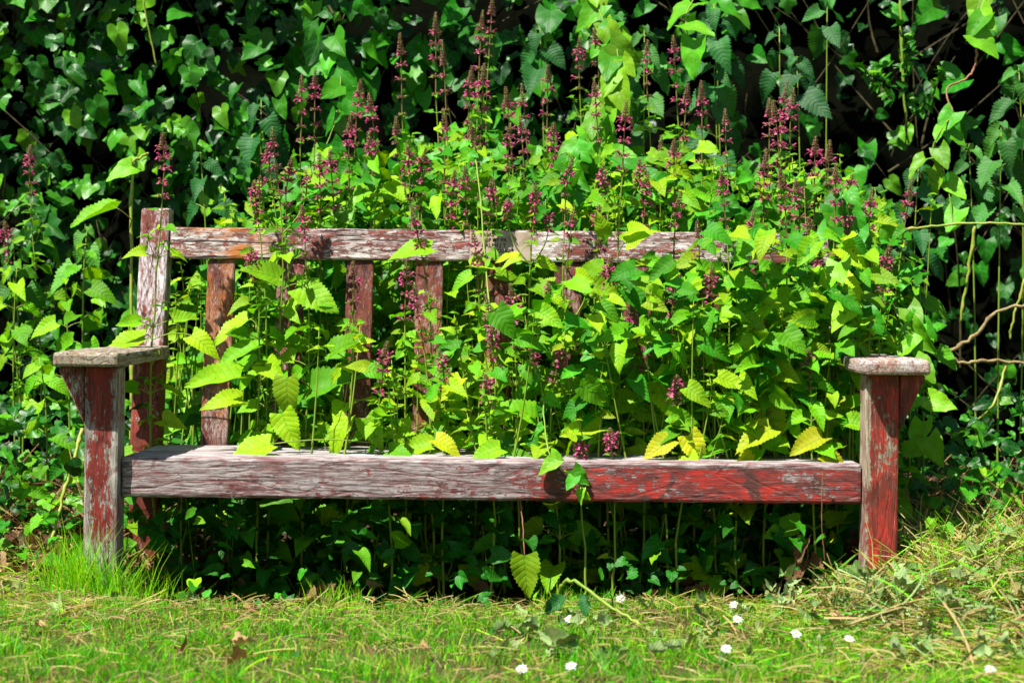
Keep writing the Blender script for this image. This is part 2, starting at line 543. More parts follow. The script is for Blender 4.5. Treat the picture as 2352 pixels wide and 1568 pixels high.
# ------------------------------------------------------------------ flower templates (local +y = outward, +z = up)
def petal_tpl():
    mb = MB()
    mb.tube([(0, 0.002, 0), (0, 0.006, 0.0005), (0, 0.010, 0.0018), (0, 0.0135, 0.0035), (0, 0.016, 0.003)],
            [0.0011, 0.0016, 0.0019, 0.0022, 0.0008], 5)
    V = [(-0.0010, 0.009, 0.0), (0.0010, 0.009, 0.0), (-0.0034, 0.013, -0.0035), (-0.001, 0.0135, -0.003), (0.001, 0.0135, -0.003),
         (0.0034, 0.013, -0.0035), (-0.0028, 0.0155, -0.008), (0.0028, 0.0155, -0.008)]
    mb.add(V, [(0, 1, 4, 3), (0, 3, 2, 2), (1, 5, 4, 4), (3, 4, 7, 6)])
    return np.concatenate(mb.V), np.concatenate(mb.Q), np.zeros((mb.n, 2))


def calyx_tpl():
    mb = MB()
    mb.tube([(0, 0, 0), (0, 0.003, 0), (0, 0.006, 0.0006)], [0.0009, 0.0018, 0.0021], 5, cap=False)
    for k in range(5):
        a = k * 2 * math.pi / 5
        c, s = math.cos(a), math.sin(a)
        mb.tube([(0.002 * c, 0.0055, 0.002 * s), (0.0042 * c, 0.0100, 0.0042 * s)], [0.0008, 0.0001], 3, cap=False)
    return np.concatenate(mb.V), np.concatenate(mb.Q), np.zeros((mb.n, 2))


# quads with a repeated index are not allowed, so split the flaps into slim quads
def _fix(t):
    V, Q, UV = t
    V = list(map(tuple, V)); out = []
    for q in Q:
        q = list(q)
        if len(set(q)) < 4:
            a, b, c = q[0], q[1], q[2]
            m = tuple((np.array(V[b]) + np.array(V[c])) / 2)
            V.append(m)
            out.append((a, b, len(V) - 1, c))
        else:
            out.append(q)
    return np.array(V), np.array(out), np.zeros((len(V), 2))


T_PETAL = _fix(petal_tpl())
T_CALYX = _fix(calyx_tpl())


def bez(p0, p1, p2, n):
    t = np.linspace(0, 1, n)[:, None]
    return (1 - t) ** 2 * np.asarray(p0) + 2 * t * (1 - t) * np.asarray(p1) + t * t * np.asarray(p2)


def path_at(pts, s):
    """point and direction at arclength s from the END (tip)"""
    pts = pts[::-1]
    seg = np.linalg.norm(np.diff(pts, axis=0), axis=1)
    cum = np.concatenate([[0], np.cumsum(seg)])
    i = min(max(np.searchsorted(cum, s) - 1, 0), len(seg) - 1)
    f = (s - cum[i]) / (seg[i] + 1e-9)
    return pts[i] + f * (pts[i + 1] - pts[i]), unit(pts[i] - pts[i + 1]), cum[-1]


def whorl(mb, c, axis, k, size, pink, rot, tilt=0.15, drop=0.0):
    """ring of calyces (material 0) and, where pink, corollas (material 1)"""
    a0 = unit(np.cross(axis, (0.3, 0.9, 0.1))); b0 = np.cross(axis, a0)
    Ms, Ts, Mp, Tp = [], [], [], []
    for j in range(k):
        a = rot + j * 2 * math.pi / k + R.uniform(-0.2, 0.2)
        o = math.cos(a) * a0 + math.sin(a) * b0
        d = unit(o + axis * (tilt + R.uniform(-0.15, 0.15)))
        s = size * R.uniform(0.85, 1.15)
        M = frames(np.array([d]), np.array([axis]), [s])[0]
        Ms.append(M); Ts.append(c + o * 0.0012 + axis * R.uniform(-0.001, 0.001))
        if R.random() < pink:
            Mp.append(M * R.uniform(0.85, 1.15)); Tp.append(Ts[-1])
    n = len(Ts)
    mb.inst(T_CALYX, np.array(Ms), np.array(Ts), [0.5] * n, [0.5] * n, 0)
    if Tp:
        mb.inst(T_PETAL, np.array(Mp), np.array(Tp), [0.5] * len(Tp), [0.5] * len(Tp), 1)


def spike(mb, lf, pts, s0=0.0, L=0.13, size=1.0, flowering=1.0):
    """flower spike along the end of a stem; s0 from tip"""
    s = 0.002
    i = 0
    bud = L * 0.27
    while s < bud:
        c, ax, tot = path_at(pts, s0 + s)
        g = 0.3 + 0.6 * (s / bud)
        whorl(mb, c, ax, 6, size * g * 0.98, 0.0, i * 0.5, tilt=1.0 - 0.75 * s / bud)
        s += 0.0042 + 0.0045 * s / bud; i += 1
    for k in range(3):
        c, ax, tot = path_at(pts, s0 + s)
        whorl(mb, c, ax, 6, size * 0.98, flowering * (0.75 if k < 2 else 0.5), i * 0.5, tilt=0.25)
        s += (0.0195 + 0.006 * k) * L / 0.13; i += 1
        if k > 0:
            for sgn in (0, math.pi):
                a = i * 1.57 + sgn
                lf_small(lf, c, a, 0.012)
    for k in range(2):
        c, ax, tot = path_at(pts, s0 + s)
        whorl(mb, c, ax, 6, size * 1.0, flowering * 0.25, i * 0.5, tilt=0.3)
        for sgn in (0, math.pi):
            lf_small(lf, c, i * 1.57 + sgn, 0.02 + 0.008 * k)
        s += 0.031 * L / 0.13; i += 1
    rach = np.array([path_at(pts, s0 + q)[0] for q in np.linspace(max(0.0, s - 0.02), 0.002, 10)])
    mb.tube(rach, np.linspace(0.0022, 0.0012, 10), 5, 2)
    return s0 + s


def lf_small(lf, c, a, size):
    d = np.array([math.cos(a), math.sin(a), R.uniform(-0.3, 0.3)])
    n = TO_SUN + NR.uniform(-0.3, 0.3, 3)
    one_leaf(lf, R.choice(T_WYOUNG), c, d, n, size, R.uniform(0.45, 0.7), 0, 0.8)


def leaf_pair(lf, st, c, a, size, pet, tint, tpls, droop=(-0.2, 0.45), face=0.6):
    for sgn in (0, math.pi):
        if R.random() < 0.04: continue
        aa = a + sgn + R.uniform(-0.3, 0.3)
        up = np.array([math.cos(aa), math.sin(aa), 0.45])
        p2 = c + unit(up) * pet * R.uniform(0.8, 1.2)
        st.tube(bez(c, c + unit(up + np.array([0, 0, 0.4])) * pet * 0.5, p2, 4), [0.0014, 0.0012, 0.0011, 0.001], 4, cap=False)
        pd = R.uniform(*droop)
        d = np.array([math.cos(aa) * math.cos(pd), math.sin(aa) * math.cos(pd), -math.sin(pd)])
        n = 0.7 * TO_SUN + np.array([0, -face, 0.25]) + NR.uniform(-0.28, 0.28, 3)
        one_leaf(lf, R.choice(tpls), p2, d, n, size * R.uniform(0.8, 1.15), float(np.clip(tint + R.uniform(-0.13, 0.13), 0, 0.9)), 0, R.uniform(0.9, 1.1))


def woundwort(tip, base, label, group='flowering woundwort plants growing through and behind the bench', L=0.13, size=1.0, tint=0.55,
              leafsize=0.07, branch=0, lean=0.0, flowering=1.0, heroes=(), first=0.0):
    tip = np.array(tip, float); base = np.array(base, float)
    mid = (tip + base) / 2 + np.array([lean, R.uniform(-0.02, 0.02), 0.0])
    mid[:2] = mid[:2] * 0.5 + base[:2] * 0.5 + np.array([lean, 0])
    pts = bez(base, mid, tip, 14)
    pts[1:-1] += NR.uniform(-0.0025, 0.0025, (12, 3)); pts[1:-1, 0] += 0.014 * R.uniform(-1, 1) * np.sin(np.linspace(0.3, R.uniform(3, 7), 12)); pts[-5:, 0] += R.uniform(-0.012, 0.012) * np.array([0, .1, .3, .6, 1])
    root = thing('woundwort', base, label, 'flower', group)
    st, lf, fl = MB(), MB(), MB()
    n = len(pts)
    rad = np.linspace(0.0036, 0.0012, n) * (0.8 + 0.25 * size)
    st.tube(pts, rad, 5, 0)
    size *= R.uniform(1.0, 1.28); flowering *= R.choice([0.5, 0.9, 1.1, 1.2, 1.3])
    s = spike(fl, lf, pts, 0, L * R.uniform(1.0, 1.3), size, flowering) + 0.004
    tot = np.sum(np.linalg.norm(np.diff(pts, axis=0), axis=1))
    i = R.randint(0, 1)
    a0 = R.uniform(0, 3.14)
    k = 0
    while s < tot - 0.03:
        c, ax, _ = path_at(pts, s)
        if c[2] < 0.2 and R.random() < 0.75:
            s += 0.05; continue
        g = min(1.0, 0.42 + 0.2 * k)
        low = max(0.0, (s / tot - 0.35))
        leaf_pair(lf, st, c, a0 + i * 1.57, leafsize * g, 0.012 + 0.010 * min(k, 3), tint + 0.12 * low, T_WYOUNG if k < 1 else T_WOUND)
        # axillary shoots
        if k >= 1 and R.random() < 0.65:
            for sgn in (0, math.pi):
                a = a0 + i * 1.57 + sgn
                h = R.uniform(0.02, 0.06)
                q = c + np.array([math.cos(a) * 0.4 * h, math.sin(a) * 0.4 * h, h])
                st.tube(bez(c, (c + q) / 2 + np.array([math.cos(a), math.sin(a), 0]) * 0.2 * h, q, 4), 0.001, 4)
                for m in range(4):
                    am = a + m * 1.57
                    lf_small(lf, q + np.array([0, 0, -0.004 * m]), am, R.uniform(0.014, 0.035))
        if branch and k in (1, 2) and k <= branch:
            for sgn in (0, math.pi):
                a = (0.25 if k == 1 else -0.2) + sgn + R.uniform(-0.3, 0.3)
                h = R.uniform(0.10, 0.16)
                q = c + np.array([math.cos(a) * 0.38 * h, math.sin(a) * 0.3 * h, h])
                bp = bez(c, c + np.array([math.cos(a) * 0.5 * h, math.sin(a) * 0.3 * h, 0.4 * h]), q, 8)
                st.tube(bp, np.linspace(0.002, 0.001, 8), 4)
                f2 = MB(); spike(f2, lf, bp, 0, L * 0.45, size * 0.8, flowering * 0.6); f2.build('flower_spike', [M_CALYX, M_PETAL, M_STEMP], root)
        s += R.uniform(0.045, 0.06) + 0.012 * min(k, 2)
        i += 1; k += 1
    for (p, d, nrm, sz, tn) in heroes:
        p = np.array(p)
        j = int(np.argmin(np.abs(pts[:, 2] - (p[2] - 0.01))))
        c = pts[j]
        if abs(c[0] - p[0]) > 0.075: print('FAR HERO', label, abs(c[0] - p[0]))
        st.tube(bez(c, (c + p) / 2 + np.array([0, 0, 0.02]), p, 6), 0.0014, 4, cap=False)
        one_leaf(lf, R.choice(T_WOUND), p, d, nrm, sz, tn)
    st.build('stem', M_STEM, root)
    lf.build('foliage', M_WOUND, root)
    fl.build('flower_spike', [M_CALYX, M_PETAL, M_STEMP], root)
    return root


# ------------------------------------------------------------------ ground
def axis_pts(lo, hi, step, far):
    core = np.arange(lo, hi + 1e-6, step)
    out = [0.1 * 1.7 ** k for k in range(14)]
    out = [o for o in out if o < far]
    return np.concatenate([[lo - o for o in reversed(out)], core, [hi + o for o in out]])


gx, gy = axis_pts(-2.6, 2.6, 0.05, 90), axis_pts(-3.0, 2.8, 0.05, 90)
GX, GY = np.meshgrid(gx, gy)
GZ = gz(GX, GY) + 0.004 * vnoise(GX * 21, GY * 23, 2) * (np.abs(GX) < 2.8)
g = MB()
nx, ny = len(gx), len(gy)
idx = np.arange(nx * ny).reshape(ny, nx)
g.add(np.stack([GX, GY, GZ], -1).reshape(-1, 3), np.stack([idx[:-1, :-1], idx[:-1, 1:], idx[1:, 1:], idx[1:, :-1]], -1).reshape(-1, 4))
tag(g.build('ground', M_SOIL), kind='structure')

# ------------------------------------------------------------------ bench
BC = -0.118
bench = thing('bench', (BC, 0.0, 0.0), 'weathered wooden garden bench with peeling red paint, overgrown by flowering woundwort', 'bench')
bench.rotation_euler = (0, 0.0098, 0)


def board(name, mat, x0, x1, y0, y1, z0, z1, bev=0.004, jig=0.0015, shape=None, parent=bench, cuts=(1, 1, 1), seed=0):
    """worn board with softened, slightly uneven edges, in bench coordinates"""
    import bmesh
    bm = bmesh.new()
    bmesh.ops.create_cube(bm, size=1.0)
    for v in bm.verts:
        v.co = Vector((x0 + (v.co.x + 0.5) * (x1 - x0), y0 + (v.co.y + 0.5) * (y1 - y0), z0 + (v.co.z + 0.5) * (z1 - z0)))
    L = max(x1 - x0, y1 - y0, z1 - z0)
    ax = (x1 - x0, y1 - y0, z1 - z0).index(L)
    nseg = max(1, int(L / 0.035))
    es = [e for e in bm.edges if abs((e.verts[0].co - e.verts[1].co)[ax]) > 0.5 * L]
    bmesh.ops.subdivide_edges(bm, edges=es, cuts=nseg, use_grid_fill=True)
    if shape:
        shape(bm)
    rr = random.Random(seed + len(name) + int(abs(x0) * 1000))
    bmesh.ops.recalc_face_normals(bm, faces=bm.faces)
    sharp = [e for e in bm.edges if len(e.link_faces) == 2 and e.calc_face_angle(0) > 0.5]
    bmesh.ops.bevel(bm, geom=sharp, offset=bev, segments=2, affect='EDGES', profile=0.5, clamp_overlap=True)
    for v in bm.verts:
        s = v.co * 40
        v.co += Vector((math.sin(s.y * 1.3 + s.z * 2.1 + seed), math.sin(s.x * 0.9 + s.z * 1.7 + seed), math.sin(s.x * 1.1 + s.y * 1.9 + seed))) * jig * 0.5
        v.co += Vector([rr.uniform(-1, 1) * jig * 0.25 for _ in range(3)])
    me = bpy.data.meshes.new(name)
    bm.to_mesh(me); bm.free()
    for p in me.polygons: p.use_smooth = False
    me.materials.append(mat)
    o = bpy.data.objects.new(name, me)
    COL.objects.link(o)
    o.parent = parent
    return o


W_RAIL = wood_material('front rail wood', 'X', red=0.46, redcol=((0.42, 0.030, 0.022), (0.15, 0.035, 0.030)), seed=1.0,
                       grad=[('X', -0.75, -0.09, 0.1, 0.02), ('X', -0.3, 0.0, 0.5, 0.075), ('Z', 0.240, 0.0, 0.252, -0.3)], dark=0.9, bare=((0.46, 0.40, 0.40), (0.11, 0.065, 0.06)), grain=1.3, crack=0.45)
W_TOP = wood_material('top rail wood', 'X', red=0.42, redcol=((0.26, 0.05, 0.035), (0.13, 0.03, 0.02)), seed=2.0, dark=0.3,
                      orange=0.95, orange_x=('X', -0.66, 0.16), bare=((0.68, 0.65, 0.62), (0.13, 0.075, 0.055)), crack=1.0, stainf=0.5)
W_SEAT = wood_material('seat wood', 'X', red=0.0, stainf=0.1, seed=3.0, bare=((0.50, 0.48, 0.50), (0.20, 0.17, 0.16)), dark=0.0, crack=0.8)
W_LPOST = wood_material('left post wood', 'Z', red=0.46, redcol=((0.27, 0.026, 0.018), (0.16, 0.020, 0.014)), seed=4.0,
                        grad=[('Z', -0.05, -0.10, 0.24, 0.12), ('X', -0.889, -0.16, -0.868, 0.0), ('X', -0.838, 0.0, -0.818, -0.16)], dark=0.2, bare=((0.46, 0.44, 0.40), (0.22, 0.19, 0.15)), crack=0.4)
W_RPOST = wood_material('right post wood', 'Z', red=0.74, redcol=((0.42, 0.032, 0.02), (0.17, 0.032, 0.02)), seed=5.0,
                        grad=[('X', 0.818, -0.22, 0.834, 0.0), ('X', 0.84, 0.0, 0.875, -0.04)], dark=0.5,
                        bare=((0.44, 0.38, 0.28), (0.22, 0.16, 0.10)), crack=0.3)
W_BPOST = wood_material('back post wood', 'Z', red=0.44, redcol=((0.26, 0.035, 0.022), (0.15, 0.028, 0.018)), seed=6.0, orange=0.1, stainf=0.45, grad=[('Z', 0.12, 0.28, 0.45, 0.0)],
                        dark=0.3, bare=((0.66, 0.62, 0.64), (0.22, 0.14, 0.13)), crack=0.9)
W_SLAT = [wood_material('slat wood %d' % i, 'Z', red=r_, redcol=((0.19, 0.035, 0.022), (0.09, 0.022, 0.016)), seed=7.0 + i, orange=o_,
                        dark=0.4, bare=((0.38, 0.28, 0.26), (0.12, 0.065, 0.05)), crack=0.7) for i, (r_, o_) in enumerate([(0.50, 0.5), (0.56, 0.1), (0.60, 0.3)])]
W_LARM = wood_material('left armrest wood', 'Y', red=0.05, stainf=0.3, redcol=((0.22, 0.05, 0.035), (0.14, 0.04, 0.03)), seed=11.0, moss=0.35,
                       dark=0.3, bare=((0.40, 0.36, 0.30), (0.18, 0.13, 0.09)), crack=0.8)
W_RARM = wood_material('right armrest wood', 'Y', red=0.36, redcol=((0.34, 0.06, 0.03), (0.22, 0.06, 0.03)), seed=12.0, moss=0.1, orange=0.25,
                       grad=[('Z', 0.478, 0.0, 0.487, -0.5)], dark=0.1, bare=((0.58, 0.54, 0.55), (0.34, 0.26, 0.20)), crack=0.3)
W_BRACK = wood_material('bracket wood', 'Z', red=0.62, redcol=((0.26, 0.03, 0.02), (0.12, 0.03, 0.02)), seed=13.0, dark=0.4, crack=0.4)

PI_, PO = 0.815, 0.889                                    # inner and outer faces of the posts
YB = 0.42                                                 # front face of the back posts at the seat


def ylean(z):
    return YB + max(0.0, z - 0.26) * 0.19


def lean_shape(bm):
    for v in bm.verts:
        v.co.y += max(0.0, v.co.z - 0.26) * 0.19


for s, mat in ((-1, W_LPOST), (1, W_RPOST)):
    a, b = sorted((s * PI_, s * PO))
    board('front_leg', mat, a, b, 0.0, 0.072, -0.16, 0.455, bev=0.005, seed=s + 3)
    a, b = sorted((s * 0.810, s * 0.880))

    def top_chamfer(bm):
        lean_shape(bm)
    board('back_leg', W_BPOST, a, b, YB, YB + 0.062, -0.16, 0.822, bev=0.006, shape=top_chamfer, seed=s + 5)


def arm_shape(side):
    def f(bm):
        for v in bm.verts:
            c = v.co
            # chamfered front corners and a gently drooping nose
            t = 1 - sstep(-0.055, 0.03, c.y)
            mid = side * 0.873
            c.x = mid + (c.x - mid) * (1 - 0.13 * float(t))
            back = float(sstep(0.1, 0.42, c.y))
            if (c.x - mid) * side > 0:
                c.x -= side * 0.035 * back
    return f


for s, mat in ((-1, W_LARM), (1, W_RARM)):
    a, b = sorted((s * 0.794, s * 0.956))
    board('armrest', mat, a, b, -0.058, ylean(0.47) + 0.004, 0.4565, 0.487, bev=0.007, shape=arm_shape(s), seed=s + 9, jig=0.0014)
    # triangular bracket on the outer side
    import bmesh
    bm = bmesh.new()
    pr = [(s * (PO + 0.0015), 0.330), (s * (PO + 0.0015), 0.4545), (s * 0.9465, 0.4545), (s * 0.9465, 0.447)]
    fr = [bm.verts.new((x, 0.002, z)) for x, z in pr]
    bk = [bm.verts.new((x, 0.062, z)) for x, z in pr]
    bm.faces.new(fr); bm.faces.new(bk[::-1])
    for i in range(4):
        bm.faces.new((fr[i], bk[i], bk[(i + 1) % 4], fr[(i + 1) % 4]))
    bmesh.ops.recalc_face_normals(bm, faces=bm.faces)
    bmesh.ops.bevel(bm, geom=list(bm.edges), offset=0.003, segments=2, affect='EDGES', clamp_overlap=True)
    me = bpy.data.meshes.new('arm_bracket'); bm.to_mesh(me); bm.free()
    me.materials.append(W_BRACK)
    o = bpy.data.objects.new('arm_bracket', me); COL.objects.link(o); o.parent = bench
    board('side_rail', W_BRACK, min(s * 0.825, s * 0.865), max(s * 0.825, s * 0.865), 0.074, YB - 0.002, 0.155, 0.235, seed=s)

board('front_rail', W_RAIL, -PI_ + 0.002, PI_ - 0.002, 0.026, 0.066, 0.168, 0.257, bev=0.007, jig=0.0014, seed=2)
sy = 0.070
for i in range(4):
    board('seat_slat', W_SEAT, -0.812, 0.812, sy, sy + 0.076, 0.236, 0.2555 - 0.001 * i, bev=0.005, jig=0.0014, seed=20 + i)
    sy += 0.087
board('back_seat_rail', W_BRACK, -0.808, 0.808, YB + 0.008, YB + 0.048, 0.15, 0.232, seed=33)


def top_shape(bm):
    for v in bm.verts:
        v.co.y += (v.co.z - 0.70) * 0.19


board('top_rail', W_TOP, -0.808, 0.808, ylean(0.70) + 0.004, ylean(0.70) + 0.046, 0.699, 0.776, bev=0.007, jig=0.0014, shape=top_shape, seed=41)
for i in range(9):
    xc = -0.68 + 0.17 * i
    board('back_slat', W_SLAT[0 if i == 0 else (2 if i == 3 else 1)], xc - 0.0335, xc + 0.0335, YB + 0.014, YB + 0.032, 0.234, 0.698,
          bev=0.004, shape=lean_shape, seed=60 + i)

# little screws in the brackets
M_SCREW = simple_mat('pale screw head', (0.35, 0.33, 0.30), (0.18, 0.12, 0.08), 300, 0.6)
for sx_, sz_ in ((-0.915, 0.428), (0.845, 0.404)):
    q = MB(); q.tube([(BC + sx_, 0.001, sz_), (BC + sx_, -0.0018, sz_)], 0.0035, 10)
    q.build('screw', M_SCREW, bench)

# plaque
M_PLQ = NT('tarnished plaque')
_tc = M_PLQ.n('ShaderNodeTexCoord').outputs['Object']
_n = M_PLQ.noise(_tc, 28, 6, 0.65)
_c = M_PLQ.ramp(_n, [(0.3, (0.16, 0.11, 0.055)), (0.48, (0.36, 0.28, 0.20)), (0.62, (0.42, 0.33, 0.28)), (0.75, (0.38, 0.23, 0.06))])
M_PLQ = M_PLQ.done(M_PLQ.principled(_c, 0.5, 0.5, M_PLQ.bump(_n, 0.2, 0.001)))
M_INK = simple_mat('engraved lettering', (0.03, 0.02, 0.012), (0.06, 0.04, 0.02), 200, 0.7)
px0, px1 = X(1072, 0.51) - BC, X(1213, 0.51) - BC
yt = ylean(0.70) + 0.004 - 0.0016
plq = board('plaque', M_PLQ, px0, px1, yt - 0.002, yt + 0.001, 0.7015, 0.7725, bev=0.0008, jig=0.0002, shape=top_shape, seed=70)
cur_lines = [("TREAS", 0.7615, -0.034, 0.0125), ("OF MY PA", 0.7480, -0.012, 0.0125), ("RALPH J T", 0.7345, -0.016, 0.0135), ("COKER", 0.7210, 0.012, 0.0130),
             ("& CORAL", 0.7075, 0.018, 0.0130)]
import bmesh
tb = bmesh.new()
for txt, z, dx, sz in cur_lines:
    cu = bpy.data.curves.new('lettering', 'FONT')
    cu.body = txt; cu.size = sz; cu.align_x = 'CENTER'; cu.offset = 0.00022; cu.extrude = 0.0002; cu.resolution_u = 2
    to = bpy.data.objects.new('lettering', cu); COL.objects.link(to)
    bpy.context.view_layer.update()
    dg = bpy.context.evaluated_depsgraph_get()
    me = bpy.data.meshes.new_from_object(to.evaluated_get(dg))
    th = math.radians(90) - math.atan(0.19)
    me.transform(Matrix.Translation(((px0 + px1) / 2 + dx, yt - 0.0028 + (z - 0.70) * 0.19, z)) @ Matrix.Rotation(th, 4, 'X'))
    tb.from_mesh(me)
    bpy.data.objects.remove(to); bpy.data.curves.remove(cu); bpy.data.meshes.remove(me)
me = bpy.data.meshes.new('lettering'); tb.to_mesh(me); tb.free(); me.materials.append(M_INK)
lo = bpy.data.objects.new('lettering', me); COL.objects.link(lo); lo.parent = plq

# ------------------------------------------------------------------ woundwort plants
# tip px, tip py, stem px at the foot, depth, spike length m, leaf size, branches
# depth < 0.4 grows up through the seat, > 0.5 grows behind the backrest
WW = [
    (362, 305, 372, 0.37, 0.13, 0.062, 0), (632, 292, 610, 0.40, 0.14, 0.060, 1), (692, 172, 725, 0.80, 0.16, 0.07, 0), (718, 156, 738, 0.84, 0.15, 0.07, 0),
    (822, 182, 838, 0.82, 0.16, 0.07, 0), (846, 214, 905, 0.78, 0.15, 0.07, 0), (798, 262, 800, 0.72, 0.15, 0.07, 0), (918, 76, 925, 0.95, 0.17, 0.075, 0),
    (992, 28, 1030, 1.00, 0.17, 0.075, 0), (1016, 92, 1048, 0.92, 0.18, 0.075, 0), (1106, 24, 1100, 0.98, 0.17, 0.075, 0), (1130, -6, 1120, 1.05, 0.15, 0.075, 0),
    (1076, 152, 1098, 0.86, 0.16, 0.07, 0), (1108, 146, 1112, 0.90, 0.17, 0.07, 0), (1156, 200, 1180, 0.80, 0.15, 0.07, 0), (1204, 192, 1215, 0.78, 0.18, 0.075, 0),
    (1252, 150, 1300, 1.00, 0.13, 0.07, 0), (1338, 88, 1345, 1.05, 0.12, 0.07, 0), (1372, 64, 1378, 1.05, 0.13, 0.07, 0), (1372, 182, 1370, 0.85, 0.15, 0.075, 0),
    (1435, 232, 1432, 0.34, 0.15, 0.085, 1), (1487, 92, 1480, 0.98, 0.14, 0.07, 0), (1551, 82, 1562, 1.00, 0.16, 0.075, 0), (1578, 192, 1572, 0.85, 0.15, 0.07, 0),
    (1601, 186, 1608, 0.84, 0.17, 0.075, 0), (1668, 250, 1672, 0.75, 0.14, 0.075, 0), (1766, 226, 1778, 0.72, 0.14, 0.07, 0), (1786, 232, 1795, 0.66, 0.15, 0.07, 0),
    (1808, 184, 1812, 0.74, 0.17, 0.075, 0), (1824, 202, 1826, 0.70, 0.17, 0.075, 0), (1880, 314, 1878, 0.62, 0.15, 0.07, 0), (1903, 322, 1905, 0.60, 0.14, 0.07, 0),
    (1918, 376, 1860, 0.40, 0.14, 0.075, 0), (1756, 350, 1760, 0.60, 0.13, 0.07, 0), (1790, 388, 1810, 0.32, 0.13, 0.095, 1), (1962, 400, 1900, 0.60, 0.09, 0.065, 0),
    (1996, 432, 2010, 0.48, 0.14, 0.065, 0), (2088, 408, 2050, 0.62, 0.13, 0.06, 0), (2040, 562, 2040, 0.40, 0.13, 0.065, 0), (1922, 562, 1925, 0.30, 0.13, 0.075, 0),
    (1882, 572, 1880, 0.28, 0.12, 0.075, 0), (1516, 312, 1525, 0.70, 0.14, 0.07, 0), (1548, 316, 1560, 0.62, 0.15, 0.075, 0), (1311, 358, 1315, 0.45, 0.13, 0.07, 0),
    (1313, 468, 1300, 0.30, 0.15, 0.08, 1), (574, 414, 620, 0.46, 0.10, 0.065, 0), (736, 350, 745, 0.60, 0.12, 0.065, 0), (752, 342, 770, 0.64, 0.12, 0.065, 0),
    (672, 362, 700, 0.44, 0.14, 0.055, 0), (850, 302, 858, 0.66, 0.13, 0.07, 0), (917, 268, 915, 0.70, 0.15, 0.07, 0), (936, 322, 950, 0.60, 0.14, 0.07, 0),
    (985, 340, 990, 0.60, 0.14, 0.07, 0), (1040, 392, 1030, 0.56, 0.12, 0.07, 0), (1062, 380, 1075, 0.62, 0.13, 0.07, 0), (1088, 275, 1092, 0.62, 0.17, 0.07, 0),
    (1020, 252, 1012, 0.76, 0.15, 0.07, 0), (1172, 282, 1172, 0.70, 0.14, 0.07, 0), (1120, 410, 1130, 0.48, 0.10, 0.07, 0), (956, 474, 985, 0.36, 0.14, 0.07, 0),
    (940, 596, 945, 0.32, 0.13, 0.07, 0), (962, 648, 1010, 0.24, 0.13, 0.085, 0), (1118, 676, 1160, 0.26, 0.14, 0.08, 0), (1176, 652, 1210, 0.22, 0.12, 0.085, 1),
    (1400, 590, 1405, 0.26, 0.11, 0.09, 0), (1460, 700, 1462, 0.24, 0.14, 0.08, 0), (880, 784, 900, 0.18, 0.10, 0.07, 0), (1085, 528, 1090, 0.36, 0.12, 0.075, 0),
    (1724, 482, 1690, 0.40, 0.12, 0.08, 0), (1606, 508, 1600, 0.34, 0.14, 0.08, 1), (1664, 380, 1668, 0.50, 0.14, 0.07, 0), (1745, 716, 1758, 0.24, 0.09, 0.08, 0),
    (1396, 982, 1398, 0.10, 0.07, 0.05, 0), (1336, 1006, 1340, 0.09, 0.06, 0.05, 0), (76, 332, 90, 1.15, 0.10, 0.06, 0), (14, 508, 40, 1.10, 0.08, 0.065, 0),
    (1270, 282, 1262, 0.80, 0.10, 0.07, 0), (1562, 440, 1560, 0.44, 0.12, 0.08, 0), (1830, 410, 1838, 0.50, 0.12, 0.08, 0), (1956, 470, 1950, 0.42, 0.10, 0.075, 0),
    (1230, 420, 1222, 0.34, 0.10, 0.09, 1), (610, 330, 640, 0.62, 0.09, 0.06, 0), (700, 470, 690, 0.36, 0.12, 0.08, 0), (1205, 262, 1210, 0.66, 0.15, 0.07, 0),
    (1480, 392, 1500, 0.56, 0.11, 0.075, 0), (1370, 470, 1368, 0.40, 0.10, 0.085, 0), (1860, 800, 1862, 0.14, 0.07, 0.09, 0), (1640, 610, 1650, 0.24, 0.10, 0.09, 0),
    (1545, 610, 1540, 0.22, 0.12, 0.085, 0), (810, 600, 790, 0.34, 0.09, 0.08, 0), (585, 570, 590, 0.34, 0.07, 0.08, 0), (1010, 800, 1020, 0.20, 0.07, 0.085, 0),
    (1290, 790, 1280, 0.18, 0.07, 0.085, 0), (1560, 860, 1560, 0.14, 0.06, 0.085, 0), (1120, 860, 1125, 0.16, 0.07, 0.08, 0), (1690, 840, 1700, 0.16, 0.06, 0.09, 0),
]
